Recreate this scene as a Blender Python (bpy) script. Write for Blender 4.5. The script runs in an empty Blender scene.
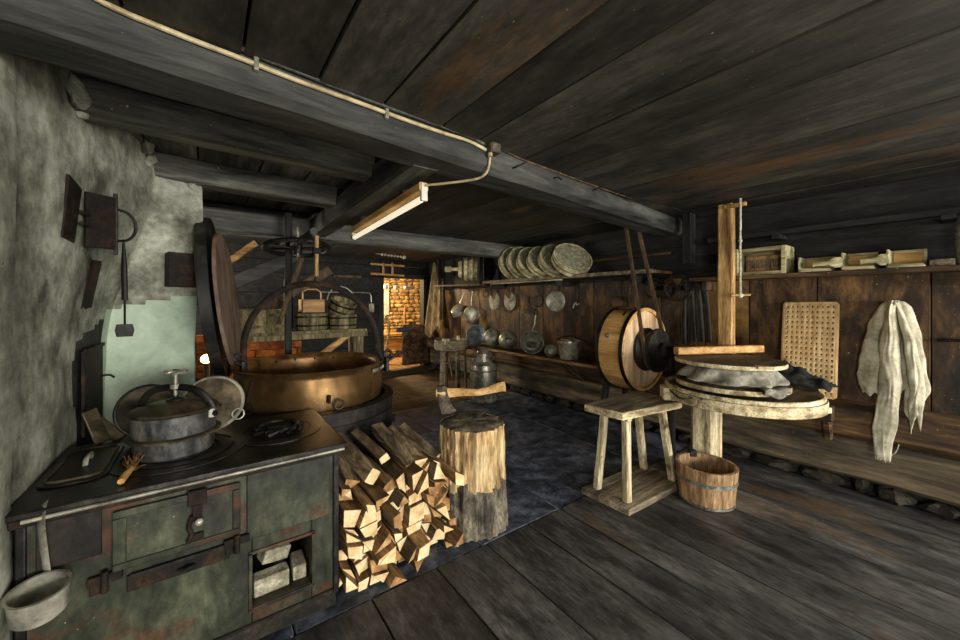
import bpy, bmesh, math, random
from mathutils import Vector, Matrix, Euler, noise
R = math.radians
random.seed(11)
S = bpy.context.scene
C = S.collection

# ------------------------------------------------------------------ camera, world, window light, exposure
EYE = 1.45                      # eye height; +Y runs along the right wall, +X towards it
YAW = math.atan2(273, 373.33)
FL = 373.33                     # focal length in pixels at 960 wide (14 mm on full frame)
cam = bpy.data.cameras.new('camera'); cam.lens = 14; cam.sensor_width = 36; cam.sensor_fit = 'HORIZONTAL'
cam.shift_y = -18 / 960; cam.clip_start = .02
camo = bpy.data.objects.new('camera', cam); C.objects.link(camo)
camo.location = (0, 0, EYE); camo.rotation_euler = (R(90), 0, -YAW)
S.camera = camo
S.view_settings.view_transform = 'Standard'; S.view_settings.look = 'None'
S.view_settings.exposure = 0.22; S.view_settings.gamma = 1; S.view_settings.use_curve_mapping = False
w = bpy.data.worlds.new('world'); S.world = w; w.use_nodes = True
w.node_tree.nodes['Background'].inputs[0].default_value = (.55, .68, .9, 1)
w.node_tree.nodes['Background'].inputs[1].default_value = .6

def lamp(name, kind, loc, power, color=(1, 1, 1), size=1, size_y=None, target=None, spread=None):
    l = bpy.data.lights.new(name, kind); l.energy = power; l.color = color
    if kind == 'AREA':
        l.shape = 'RECTANGLE'; l.size = size; l.size_y = size_y or size
        if spread: l.spread = spread
    else:
        l.shadow_soft_size = size
    o = bpy.data.objects.new(name, l); C.objects.link(o); o.location = loc
    if target is not None:
        o.rotation_euler = (Vector(target) - Vector(loc)).to_track_quat('-Z', 'Y').to_euler()
    return o
# daylight from behind: unseen side window and door, plus added far windows
lamp('added_far_window_fill', 'AREA', (1.9, -6.2, 1.5), 500, (1.0, .97, .91), 3.3, 1.2, (1.9, 3.0, 1.2))  # large windows made up far behind, to flatten the falloff of light
lamp('daylight_side_window', 'AREA', (3.97, -1.3, 1.25), 60, (1.0, .95, .85), 1.0, .95, (.2, 2.4, .9))
lamp('daylight_side_door', 'AREA', (-.54, -1.4, 1.05), 60, (1.0, .96, .86), .9, 1.9, (3.6, 1.6, .9))
lamp('added_recess_fill', 'AREA', (-1.55, 6.2, 1.5), 120, (1.0, .92, .78), 1.1, 1.1, (3.9, 4.2, 1.3))  # invented window out of sight, added to brighten kettle, shelves and pans
# lamps of the rooms behind
lamp('lamp_light_back_room', 'POINT', (3.0, 8.8, 2.05), 290, (1.0, .72, .38), .15)
lamp('lamp_light_dairy_corner', 'POINT', (.55, 5.0, .45), 5, (1.0, .62, .28), .08)

# ------------------------------------------------------------------ measuring and building helpers
FWD = Vector((math.sin(YAW), math.cos(YAW), 0)); RGT = Vector((math.cos(YAW), -math.sin(YAW), 0))
def at(px, py, X=None, Y=None, Z=None, D=None):
    """point of the place seen at a pixel of the photograph, on a known wall, height or depth"""
    d = FWD + RGT * ((px - 480) / FL) + Vector((0, 0, -(py - 302) / FL))
    if X is not None: t = X / d.x
    elif Y is not None: t = Y / d.y
    elif Z is not None: t = (Z - EYE) / d.z
    else: t = D
    return Vector((0, 0, EYE)) + d * t

WL = {}
def V(*a): return Vector(a)

class MB:
    def __init__(s): s.bm = bmesh.new(); s.mi = 0
    def _add(s, verts, faces, smooth=None):
        vs = [s.bm.verts.new(v) for v in verts]
        for f in faces:
            try:
                fc = s.bm.faces.new([vs[i] for i in f]); fc.material_index = s.mi
            except ValueError: pass
        return vs
    def box(s, lo, hi, rot=None, piv=None):
        lo, hi = Vector(lo), Vector(hi)
        vs = [V(x, y, z) for x in (lo.x, hi.x) for y in (lo.y, hi.y) for z in (lo.z, hi.z)]
        if rot is not None:
            m = Euler(rot).to_matrix(); p = Vector(piv) if piv is not None else (lo + hi) / 2
            vs = [m @ (v - p) + p for v in vs]
        s._add(vs, [(0, 1, 3, 2), (4, 6, 7, 5), (0, 4, 5, 1), (2, 3, 7, 6), (0, 2, 6, 4), (1, 5, 7, 3)])
        return s
    def hexa(s, b, t):
        s._add([Vector(v) for v in list(b) + list(t)], [(3, 2, 1, 0), (4, 5, 6, 7)] + [(i, (i + 1) % 4, 4 + (i + 1) % 4, 4 + i) for i in range(4)])
        return s
    def prism(s, poly, h, M=Matrix(), mi_cap=None):
        n = len(poly); vs = [M @ V(p[0], p[1], 0) for p in poly] + [M @ V(p[0], p[1], h) for p in poly]
        old = s.mi
        s_v = [s.bm.verts.new(v) for v in vs]
        for i in range(n):
            f = s.bm.faces.new((s_v[i], s_v[(i + 1) % n], s_v[n + (i + 1) % n], s_v[n + i])); f.material_index = s.mi
        c = s.mi if mi_cap is None else mi_cap
        for f in (list(reversed(s_v[:n])), s_v[n:]):
            fc = s.bm.faces.new(f); fc.material_index = c
        return s
    def lathe(s, prof, n=32, M=Matrix(), jitter=0, a0=0, a1=math.tau, closed=False, stretch=(1, 1), cap=False):
        full = abs(a1 - a0 - math.tau) < 1e-6
        cols = n if full else n + 1
        rows = []
        for k in range(cols):
            a = a0 + (a1 - a0) * k / n
            row = []
            for (r, z) in prof:
                rr = r
                p = V(math.cos(a) * rr * stretch[0], math.sin(a) * rr * stretch[1], z)
                if jitter: p = p + V(math.cos(a), math.sin(a), 0) * jitter * noise.noise(V(p.x * 9, p.y * 9, p.z * 5))
                row.append(s.bm.verts.new(M @ p))
            rows.append(row)
        L = len(prof)
        for k in range(n):
            A, B = rows[k], rows[(k + 1) % cols]
            for j in range(L if closed else L - 1):
                q = [A[j], B[j], B[(j + 1) % L], A[(j + 1) % L]]
                if prof[j][0] == 0 and False: pass
                f = s.bm.faces.new(q); f.material_index = s.mi
        if not closed and full:
            for j in (0, L - 1):
                if prof[j][0] > 1e-5 and cap:
                    ring = [r[j] for r in rows]
                    f = s.bm.faces.new(ring if j else list(reversed(ring))); f.material_index = s.mi
        return s
    def cyl(s, p0, p1, r0, r1=None, n=20):
        p0, p1 = Vector(p0), Vector(p1); d = p1 - p0
        M = Matrix.Translation(p0) @ d.to_track_quat('Z', 'Y').to_matrix().to_4x4()
        return s.lathe([(r0, 0), (r0 if r1 is None else r1, d.length)], n, M, cap=True)
    def tube(s, pts, r, n=8, closed=False, smooth=0, flat=None):
        pts = [Vector(p) for p in pts]
        for _ in range(smooth):
            q = []
            N = len(pts)
            for i in range(N if closed else N - 1):
                a, b = pts[i], pts[(i + 1) % N]; q += [a.lerp(b, .25), a.lerp(b, .75)]
            if not closed: q = [pts[0]] + q + [pts[-1]]
            pts = q
        N = len(pts); rings = []
        nrm = None
        for i, p in enumerate(pts):
            if closed: t = pts[(i + 1) % N] - pts[i - 1]
            else: t = pts[min(i + 1, N - 1)] - pts[max(i - 1, 0)]
            t.normalize()
            if nrm is None:
                nrm = t.orthogonal().normalized()
                if flat is not None: nrm = (Vector(flat) - t * Vector(flat).dot(t)).normalized()
            nrm = (nrm - t * nrm.dot(t)).normalized(); b = t.cross(nrm)
            rr = r[i * (len(r) - 1) // max(1, N - 1)] if isinstance(r, (list, tuple)) and not isinstance(r, tuple) else r
            ra, rb = rr if isinstance(rr, tuple) else (rr, rr)
            rings.append([s.bm.verts.new(p + nrm * math.cos(k * math.tau / n) * ra + b * math.sin(k * math.tau / n) * rb) for k in range(n)])
        for i in range(N if closed else N - 1):
            A, B = rings[i], rings[(i + 1) % N]
            for k in range(n):
                f = s.bm.faces.new((A[k], A[(k + 1) % n], B[(k + 1) % n], B[k])); f.material_index = s.mi
        if not closed:
            f = s.bm.faces.new(list(reversed(rings[0]))); f.material_index = s.mi
            f = s.bm.faces.new(rings[-1]); f.material_index = s.mi
        return s
    def torus(s, c, rad, r, axis=(0, 0, 1), n=36, m=8):
        M = Vector(axis).to_track_quat('Z', 'Y').to_matrix()
        return s.tube([Vector(c) + M @ V(math.cos(k * math.tau / n) * rad, math.sin(k * math.tau / n) * rad, 0) for k in range(n)], r, m, closed=True)
    def ball(s, c, r, n=16, sc=(1, 1, 1)):
        prof = [(max(1e-4, r * math.sin(math.pi * k / 10)), -r * math.cos(math.pi * k / 10)) for k in range(11)]
        return s.lathe(prof, n, Matrix.Translation(Vector(c)) @ Matrix.Diagonal((*sc, 1)))
    def beam(s, p0, p1, w, h, seg=14, amp=.006, cham=.015, up=(0, 0, 1), seed=0):
        p0, p1 = Vector(p0), Vector(p1); t = (p1 - p0).normalized(); u = (Vector(up) - t * Vector(up).dot(t)).normalized(); b = t.cross(u)
        a, c = w / 2, h / 2; k = cham
        sec = [(-a + k, -c), (a - k, -c), (a, -c + k), (a, c - k), (a - k, c), (-a + k, c), (-a, c - k), (-a, -c + k)]
        rings = []
        for i in range(seg + 1):
            p = p0.lerp(p1, i / seg); ring = []
            for j, (x, y) in enumerate(sec):
                q = p + b * x + u * y
                o = noise.noise_vector(q * 3.1 + V(seed, seed * 2, 0)) * amp + noise.noise_vector(q * 11 + V(seed, 0, 0)) * amp * .5
                ring.append(s.bm.verts.new(q + o))
            rings.append(ring)
        for i in range(seg):
            A, B = rings[i], rings[i + 1]
            for j in range(8):
                f = s.bm.faces.new((A[j], A[(j + 1) % 8], B[(j + 1) % 8], B[j])); f.material_index = s.mi
        s.bm.faces.new(list(reversed(rings[0]))).material_index = s.mi
        s.bm.faces.new(rings[-1]).material_index = s.mi
        return s
    def grid(s, f, nu, nv):
        vs = [[s.bm.verts.new(f(i / nu, j / nv)) for j in range(nv + 1)] for i in range(nu + 1)]
        for i in range(nu):
            for j in range(nv):
                fc = s.bm.faces.new((vs[i][j], vs[i + 1][j], vs[i + 1][j + 1], vs[i][j + 1])); fc.material_index = s.mi
        return s

def build(mb, name, mats, parent=None, bevel=0, ang=38, solid=0, label=None, subsurf=0):
    bm = mb.bm
    bmesh.ops.recalc_face_normals(bm, faces=bm.faces[:])
    if parent is not None: off = WL[parent.name]
    else:
        vs = [v.co for v in bm.verts]
        off = V((min(v.x for v in vs) + max(v.x for v in vs)) / 2, (min(v.y for v in vs) + max(v.y for v in vs)) / 2, min(v.z for v in vs))
    for v in bm.verts: v.co -= off
    me = bpy.data.meshes.new(name); bm.to_mesh(me); bm.free()
    for m in (mats if isinstance(mats, (list, tuple)) else [mats]): me.materials.append(m)
    for p in me.polygons: p.use_smooth = True
    me.set_sharp_from_angle(angle=R(ang))
    o = bpy.data.objects.new(name, me); C.objects.link(o)
    if parent is not None: o.parent = parent
    else: o.location = off
    WL[o.name] = off.copy()
    if solid:
        md = o.modifiers.new('thickness', 'SOLIDIFY'); md.thickness = solid; md.offset = 0
    if subsurf:
        md = o.modifiers.new('smooth', 'SUBSURF'); md.levels = subsurf; md.render_levels = subsurf
    if bevel:
        md = o.modifiers.new('edge', 'BEVEL'); md.width = bevel; md.segments = 2; md.limit_method = 'ANGLE'; md.angle_limit = R(40)
    if label: o['label'] = label
    return o
def tag(o, label, cat, group=None, kind=None):
    o['label'] = label; o['category'] = cat
    if group: o['group'] = group
    if kind: o['kind'] = kind
    return o
def root(name, loc, label, cat, group=None):
    o = bpy.data.objects.new(name, None); C.objects.link(o); o.location = Vector(loc); o.empty_display_size = .1
    WL[o.name] = Vector(loc)
    return tag(o, label, cat, group)
def struct(mb, name, mats, bevel=0, **k):
    o = build(mb, name, mats, None, bevel, **k); o['kind'] = 'structure'
    return o

# ------------------------------------------------------------------ materials
def lin(c):
    return tuple((x / 12.92 if x <= .04045 else ((x + .055) / 1.055) ** 2.4) for x in (v / 255 for v in c)) + (1,)
def mat(name, cols, scale=(1, 1, 1), ns=6, detail=9, rough=.75, metal=0, bump=.25, bdist=.01, stain=.5, sscale=1.6, island=0, stops=None,
        speck=None, sp_scale=60, sp_amt=.64, blotch=None, bl_scale=2.2, bl_amt=.58, bl_vec=(1, 1, 1), spec=.35, rvar=.12, ncontrast=.65, grain=.45, gscale=5.5, dist=.4, crack=None, cr_scale=9):
    m = bpy.data.materials.new(name); m.use_nodes = True; nt = m.node_tree; N = nt.nodes; L = nt.links.new
    bs = N['Principled BSDF']; bs.inputs['Metallic'].default_value = metal; bs.inputs['Specular IOR Level'].default_value = spec
    tc = N.new('ShaderNodeTexCoord'); oi = N.new('ShaderNodeObjectInfo')
    mul = N.new('ShaderNodeMath'); mul.operation = 'MULTIPLY'; mul.inputs[1].default_value = 37.0; L(oi.outputs['Random'], mul.inputs[0])
    off = mul.outputs[0]
    if island:
        ge = N.new('ShaderNodeNewGeometry'); ma = N.new('ShaderNodeMath'); ma.operation = 'MULTIPLY_ADD'; ma.inputs[1].default_value = 53.0
        L(ge.outputs['Random Per Island'], ma.inputs[0]); L(off, ma.inputs[2]); off = ma.outputs[0]
    va = N.new('ShaderNodeVectorMath'); va.operation = 'ADD'; L(tc.outputs['Object'], va.inputs[0]); L(off, va.inputs[1])
    mp = N.new('ShaderNodeMapping'); mp.inputs['Scale'].default_value = scale; L(va.outputs[0], mp.inputs['Vector'])
    n1 = N.new('ShaderNodeTexNoise'); n1.inputs['Scale'].default_value = ns; n1.inputs['Detail'].default_value = detail; n1.inputs['Roughness'].default_value = ncontrast
    n1.inputs['Distortion'].default_value = dist
    L(mp.outputs[0], n1.inputs['Vector'])
    rp = N.new('ShaderNodeValToRGB'); e = rp.color_ramp.elements
    k = len(cols); st = stops or [.36 + .28 * i / max(1, k - 1) for i in range(k)]
    while len(e) < k: e.new(.5)
    for i in range(k): e[i].position = st[i]; e[i].color = lin(cols[i])
    L(n1.outputs['Fac'], rp.inputs[0]); col = rp.outputs[0]
    def thr(sc, vec, amt, soft):
        q = N.new('ShaderNodeMapping'); q.inputs['Scale'].default_value = vec; L(va.outputs[0], q.inputs['Vector'])
        n = N.new('ShaderNodeTexNoise'); n.inputs['Scale'].default_value = sc; n.inputs['Detail'].default_value = 6; n.inputs['Roughness'].default_value = .6; L(q.outputs[0], n.inputs['Vector'])
        r = N.new('ShaderNodeMapRange'); r.inputs['From Min'].default_value = amt; r.inputs['From Max'].default_value = amt + soft; L(n.outputs['Fac'], r.inputs['Value'])
        return r.outputs[0]
    def mix(a, b, f, mode='MIX'):
        x = N.new('ShaderNodeMix'); x.data_type = 'RGBA'; x.blend_type = mode
        if isinstance(f, float): x.inputs['Factor'].default_value = f
        else: L(f, x.inputs['Factor'])
        L(a, x.inputs['A'])
        if isinstance(b, tuple): x.inputs['B'].default_value = b
        else: L(b, x.inputs['B'])
        return x.outputs['Result']
    if blotch: col = mix(col, lin(blotch), thr(bl_scale, bl_vec, bl_amt, .12))
    if stain:
        n2 = N.new('ShaderNodeTexNoise'); n2.inputs['Scale'].default_value = sscale; n2.inputs['Detail'].default_value = 5; L(va.outputs[0], n2.inputs['Vector'])
        r2 = N.new('ShaderNodeMapRange'); r2.inputs['From Min'].default_value = .3; r2.inputs['From Max'].default_value = .7
        r2.inputs['To Min'].default_value = 1 - stain; r2.inputs['To Max'].default_value = 1 + stain * .35; L(n2.outputs['Fac'], r2.inputs['Value'])
        cb = N.new('ShaderNodeCombineColor')
        for i in range(3): L(r2.outputs[0], cb.inputs[i])
        col = mix(col, cb.outputs[0], 1.0, 'MULTIPLY')
    if grain:
        q3 = N.new('ShaderNodeMapping'); q3.inputs['Scale'].default_value = scale; L(va.outputs[0], q3.inputs['Vector'])
        n3 = N.new('ShaderNodeTexNoise'); n3.inputs['Scale'].default_value = ns * gscale; n3.inputs['Detail'].default_value = 5; n3.inputs['Roughness'].default_value = .7; L(q3.outputs[0], n3.inputs['Vector'])
        r3 = N.new('ShaderNodeMapRange'); r3.inputs['From Min'].default_value = .36; r3.inputs['From Max'].default_value = .64
        r3.inputs['To Min'].default_value = 1 - grain; r3.inputs['To Max'].default_value = 1 + grain * .6; L(n3.outputs['Fac'], r3.inputs['Value'])
        c3 = N.new('ShaderNodeCombineColor')
        for i in range(3): L(r3.outputs[0], c3.inputs[i])
        col = mix(col, c3.outputs[0], 1.0, 'MULTIPLY')
    if crack: col = mix(col, lin((12, 11, 10)), thr(cr_scale, tuple(.035 if v < 1 else 1 for v in scale), crack, .02))
    if speck: col = mix(col, lin(speck), thr(sp_scale, (1, 1, 1), sp_amt, .04))
    if island:
        hs = N.new('ShaderNodeHueSaturation'); mr = N.new('ShaderNodeMapRange'); mr.inputs['To Min'].default_value = 1 - island; mr.inputs['To Max'].default_value = 1 + island
        L(ge.outputs['Random Per Island'], mr.inputs['Value']); L(mr.outputs[0], hs.inputs['Value']); L(col, hs.inputs['Color']); col = hs.outputs[0]
    L(col, bs.inputs['Base Color'])
    rr = N.new('ShaderNodeMapRange'); rr.inputs['To Min'].default_value = max(.04, rough - rvar); rr.inputs['To Max'].default_value = min(1, rough + rvar)
    L(n1.outputs['Fac'], rr.inputs['Value']); L(rr.outputs[0], bs.inputs['Roughness'])
    if bump:
        b = N.new('ShaderNodeBump'); b.inputs['Strength'].default_value = bump; b.inputs['Distance'].default_value = bdist
        L(n1.outputs['Fac'], b.inputs['Height']); L(b.outputs[0], bs.inputs['Normal'])
    return m
AX = {'X': (.12, 1, 1), 'Y': (1, .12, 1), 'Z': (1, 1, .12)}
def wood(name, cols, axis='Y', ns=22, **k):
    k.setdefault('bump', .4); k.setdefault('rough', .78)
    return mat(name, cols, AX[axis], ns, **k)

M_ceil = mat('sooty_ceiling_boards', [(30, 29, 26), (56, 53, 47), (80, 75, 64)], (1, .3, 1), 5, grain=.3, gscale=6, dist=0, ncontrast=.7, island=.3, stain=.4, sscale=1.2, blotch=(96, 72, 46), bl_scale=1.9, bl_amt=.56, bl_vec=(1, .3, 1), speck=(158, 144, 108), sp_scale=48, sp_amt=.70, rough=.62, bump=.35, crack=.70, cr_scale=7)
M_beam = wood('sooty_beam', crack=.66, grain=.3, cols=[(26, 27, 26), (58, 59, 56), (82, 82, 77)], axis='X', ns=10, stain=.4, speck=(165, 150, 110), sp_scale=38, sp_amt=.72, rough=.6, blotch=(92, 80, 60), bl_amt=.66)
M_joist = wood('sooty_joist_bounce_lightened', [(42, 42, 39), (90, 90, 83), (128, 126, 114)], 'X', 9, grain=.3, crack=.67, stain=.4, speck=(185, 165, 115), sp_scale=38, sp_amt=.68, rough=.6)  # beam tones lightened to stand in for missing bounce light
M_recess = wood('recess_boards_bounce_lightened', [(40, 39, 36), (92, 90, 82), (130, 126, 114)], 'Y', 9, grain=.3, island=.25, stain=.5, speck=(185, 165, 115), sp_scale=38, sp_amt=.72)  # board colour raised to paint in bounce light the recess lacks
M_beamy = wood('sooty_header', [(30, 31, 29), (66, 67, 62), (96, 95, 87)], 'Y', 12, stain=.4, speck=(165, 150, 110), sp_scale=38, sp_amt=.73, rough=.6)
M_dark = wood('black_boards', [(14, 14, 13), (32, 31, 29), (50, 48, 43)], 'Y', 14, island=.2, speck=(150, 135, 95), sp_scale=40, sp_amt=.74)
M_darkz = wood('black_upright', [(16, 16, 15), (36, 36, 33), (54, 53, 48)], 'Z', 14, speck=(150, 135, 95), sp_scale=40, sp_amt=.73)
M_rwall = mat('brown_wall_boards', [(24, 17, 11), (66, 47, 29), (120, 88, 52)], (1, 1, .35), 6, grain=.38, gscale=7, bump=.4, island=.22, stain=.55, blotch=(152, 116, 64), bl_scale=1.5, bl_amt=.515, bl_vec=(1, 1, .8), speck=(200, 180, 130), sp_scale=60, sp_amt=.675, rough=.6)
M_log = wood('brown_ledge_log', [(38, 27, 17), (82, 60, 39), (132, 102, 66)], 'Y', 10, grain=.35, stain=.5, speck=(205, 180, 130), sp_scale=50, sp_amt=.69, rough=.65)
M_sill = wood('grey_sill_timber', [(46, 40, 31), (94, 83, 65), (138, 122, 95)], 'Y', 9, grain=.35, stain=.5, speck=(195, 175, 130), sp_scale=50, sp_amt=.69, rough=.75)
M_floor = mat('dark_floor_planks', [(44, 43, 43), (74, 72, 71), (102, 99, 95)], (1, .28, 1), 9, bump=.4, crack=.70, cr_scale=6, dist=.1, island=.16, stain=.5, sscale=1.3, blotch=(108, 88, 62), bl_scale=1.5, bl_amt=.55, bl_vec=(1, .35, 1), rough=.55, spec=.4, speck=(125, 120, 112), sp_scale=70, sp_amt=.70)
M_bfloor = wood('brown_back_planks', [(34, 26, 18), (78, 62, 42), (120, 98, 66)], 'X', 11, island=.25, stain=.5, rough=.6)
M_slate = mat('blue_grey_slate', [(42, 47, 58), (80, 87, 102), (122, 128, 142)], (1, 1, 1), 7, rough=.5, bump=.35, stain=.5, sscale=1.4, island=.15, spec=.45, speck=(130, 132, 136), sp_scale=60, sp_amt=.68)
M_plaster = mat('grey_plaster', [(86, 86, 74), (148, 150, 133), (194, 197, 180)], (1, 1, 1), 4.5, rough=.85, bump=.3, bdist=.012, grain=.22, gscale=6, ncontrast=.68, dist=0, stain=.45, sscale=1.6, speck=(46, 42, 34), sp_scale=28, sp_amt=.69, blotch=(112, 100, 72), bl_scale=2.6, bl_amt=.63, bl_vec=(1, 1, .5))
M_green = mat('pale_green_paint', [(136, 152, 130), (166, 184, 160), (188, 204, 180)], (1, 1, 1), 3, rough=.6, bump=.05, grain=.06, stain=.22, sscale=1.3, speck=(60, 56, 46), sp_scale=40, sp_amt=.72)
M_soot = mat('soot_black_plaster', [(26, 25, 21), (44, 44, 38), (70, 70, 60)], (1, 1, 1), 4, rough=.9, bump=.4, stain=.5)
M_stone = mat('warm_rubble_wall', [(150, 116, 66), (206, 168, 106), (240, 212, 150)], (1, 1, 1), 7, rough=.9, bump=.8, bdist=.03, island=.3, stain=.4)
M_brick = mat('reddish_brick', [(92, 48, 26), (140, 82, 44), (172, 116, 66)], (1, 1, 1), 6, rough=.9, bump=.5, island=.28, stain=.4)
M_rubble = mat('dark_rubble', [(18, 16, 13), (40, 36, 29), (66, 60, 48)], (1, 1, 1), 9, rough=.9, bump=.6, island=.3)
M_iron = mat('black_iron', [(22, 21, 20), (40, 38, 36), (64, 60, 55)], (1, 1, 1), 12, rough=.5, metal=.6, bump=.2, stain=.4, spec=.5)
M_rust = mat('rusty_iron', [(20, 17, 14), (40, 31, 24), (74, 52, 36)], (1, 1, 1), 10, rough=.75, metal=.35, bump=.4, stain=.5)
M_stove = mat('green_enamel_worn', [(30, 31, 25), (54, 58, 44), (82, 86, 66)], (1, 1, .6), 5, rough=.5, metal=.15, bump=.25, stain=.45, sscale=2.5, blotch=(84, 54, 36), bl_scale=3.2, bl_amt=.55, bl_vec=(1, 1, 1.6), speck=(178, 172, 145), sp_scale=60, sp_amt=.70)
M_stovetop = mat('stove_plate_iron', [(34, 32, 30), (54, 51, 48), (82, 77, 70)], (1, 1, 1), 8, rough=.38, metal=.7, bump=.12, stain=.4, spec=.5)
M_alu = mat('dull_aluminium', [(130, 126, 112), (176, 172, 156), (210, 206, 190)], (1, 1, 1), 9, rough=.3, metal=.35, grain=.2, bump=.1, stain=.4, sscale=5)
M_tin = mat('grey_tinware', [(108, 105, 93), (152, 148, 132), (190, 186, 167)], (1, 1, 1), 8, grain=.2, rough=.36, metal=.3, bump=.12, stain=.45, sscale=4)
M_can = mat('milk_can_metal', [(104, 101, 90), (158, 153, 138), (204, 198, 180)], (1, 1, .5), 7, rough=.28, metal=.5, grain=.2, bump=.1, stain=.5, sscale=5)
M_pot = mat('blue_grey_enamel_pot', [(54, 53, 51), (88, 88, 86), (126, 122, 112)], (1, 1, .5), 9, rough=.45, metal=.45, bump=.15, stain=.4, sscale=5, blotch=(126, 106, 72), bl_scale=7, bl_amt=.62)
M_lid = mat('brown_worn_lid', [(52, 45, 33), (84, 74, 56), (118, 106, 82)], (1, 1, 1), 8, grain=.2, rough=.45, metal=.5, bump=.12, stain=.4, sscale=4)
M_enam = mat('pale_blue_enamel', [(104, 118, 124), (138, 152, 156), (170, 182, 182)], (1, 1, 1), 5, rough=.3, bump=.05, stain=.2)
M_copper = mat('old_copper', [(108, 82, 50), (142, 110, 70), (172, 137, 92)], (1, 1, .7), 4, rough=.25, metal=.85, bump=.06, grain=.1, stain=.3, sscale=2, blotch=(110, 92, 62), bl_scale=3, bl_amt=.62)
M_copin = mat('dark_copper_inside', [(84, 58, 34), (128, 92, 54), (164, 122, 76)], (1, 1, 1), 6, rough=.32, metal=.55, bump=.06, grain=.12, stain=.3, sscale=3)
M_furn = mat('dark_furnace_mantle', [(20, 18, 17), (37, 33, 30), (58, 49, 42)], (1, 1, .6), 6, rough=.6, metal=.3, bump=.25, stain=.4, blotch=(84, 56, 40), bl_amt=.62)
M_bark = wood('grey_brown_bark', [(48, 38, 27), (96, 80, 58), (146, 126, 94)], 'Y', 16, stain=.4, bump=.7)
M_cut = mat('fresh_split_wood', [(206, 168, 114), (238, 208, 156), (250, 232, 190)], (1, .6, 1), 9, rough=.8, bump=.2, stain=.15, sscale=7, grain=.14)
M_cutb = mat('aged_split_wood', [(120, 84, 48), (176, 132, 84), (208, 168, 116)], (1, .6, 1), 9, rough=.85, bump=.3, stain=.3, sscale=7, grain=.25)
M_cuty = wood('split_log_side', [(96, 70, 42), (150, 116, 74), (196, 160, 110)], 'Y', 14, stain=.4, bump=.5)
M_block = wood('chopping_block_wood', [(108, 78, 46), (206, 172, 120), (244, 220, 172)], 'Z', 14, stain=.35, bump=.9, bdist=.02, blotch=(78, 70, 58), bl_scale=4, bl_amt=.6, bl_vec=(1, 1, .7))
M_blkbark = mat('grey_bark', [(58, 53, 45), (112, 104, 89), (158, 148, 124)], (1, 1, .5), 12, rough=.9, bump=1, bdist=.02, stain=.4, blotch=(168, 134, 88), bl_scale=5, bl_amt=.62)
M_blktop = mat('chopped_top', [(70, 63, 51), (116, 106, 88), (156, 143, 114)], (1, 1, 1), 14, rough=.85, bump=.7, stain=.4)
M_scrub = wood('scrubbed_pale_wood', [(132, 114, 82), (206, 188, 146), (238, 224, 186)], 'X', 16, stain=.35, sscale=4, blotch=(74, 62, 46), bl_scale=8, bl_amt=.63)
M_scruby = wood('scrubbed_pale_wood_long', [(120, 104, 78), (188, 170, 132), (224, 208, 170)], 'Y', 16, stain=.35, sscale=4, blotch=(74, 62, 46), bl_scale=8, bl_amt=.63)
M_scrubz = wood('scrubbed_pale_post', [(112, 96, 70), (200, 184, 146), (236, 222, 188)], 'Z', 14, stain=.35, sscale=4, blotch=(82, 66, 46), bl_scale=7, bl_amt=.58)
M_seat = wood('grey_worn_seat', [(78, 70, 56), (128, 116, 94), (164, 150, 122)], 'X', 16, stain=.4, sscale=4)
M_tabtop = wood('dark_wet_table_top', [(54, 44, 33), (92, 78, 60), (124, 108, 84)], 'X', 14, stain=.4, rough=.6)
M_honey = wood('honey_wood', [(166, 120, 64), (206, 160, 94), (228, 186, 122)], 'Y', 14, grain=.18, stain=.3, sscale=3, rough=.5)
M_honeyx = wood('honey_bar', [(150, 104, 54), (200, 150, 86), (226, 180, 116)], 'X', 18, grain=.25, stain=.3, sscale=3, rough=.55)
M_honeyz = wood('honey_post', [(112, 78, 42), (180, 138, 82), (216, 178, 118)], 'Z', 16, stain=.45, sscale=3, rough=.55, blotch=(206, 178, 128), bl_amt=.62)
M_drill = wood('drilled_pale_board', [(176, 140, 92), (212, 176, 124), (232, 200, 150)], 'Z', 12, stain=.25, sscale=3, rough=.65, grain=.25)
M_face = wood('pale_pink_drum_face', [(172, 136, 100), (212, 178, 138), (232, 204, 166)], 'Z', 14, grain=.15, stain=.3, sscale=3, rough=.6)
M_tub = wood('brown_bucket_staves', [(98, 72, 48), (160, 126, 90), (196, 162, 120)], 'Z', 18, island=.18, stain=.4, rough=.7)
M_tubin = wood('grey_bucket_inside', [(60, 54, 48), (100, 92, 84), (130, 120, 108)], 'Z', 16, stain=.4)
M_oldtub = wood('mossy_grey_staves', [(74, 68, 46), (132, 120, 82), (172, 156, 110)], 'Z', 16, island=.2, stain=.4)
M_form = wood('pale_green_grey_form', [(124, 116, 80), (190, 180, 134), (226, 216, 172)], 'Y', 14, stain=.4, sscale=5)
M_formin = mat('speckled_grey_form_base', [(104, 102, 80), (144, 142, 114), (182, 176, 144)], (1, 1, 1), 26, rough=.85, bump=.2, stain=.3, sscale=6)
M_band = mat('galvanised_hoop', [(104, 104, 96), (150, 150, 138), (186, 184, 168)], (1, 1, 1), 9, rough=.45, metal=.7, bump=.1, stain=.4, sscale=8)
M_cloth = mat('coarse_grey_linen', [(158, 152, 128), (190, 184, 160), (210, 204, 182)], (1, 1, 1), 14, grain=.1, rough=.95, bump=.35, bdist=.004, stain=.3, sscale=5, spec=.1)
M_rag = mat('dark_rag', [(22, 22, 22), (38, 38, 38), (58, 57, 54)], (1, 1, 1), 20, rough=.9, bump=.3, stain=.3, spec=.15)
M_wet = mat('grey_wet_cheesecloth', [(110, 107, 94), (148, 145, 130), (178, 174, 156)], (1, 1, 1), 18, grain=.12, rough=.9, bump=.3, bdist=.004, stain=.4, sscale=6, spec=.15)
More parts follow.
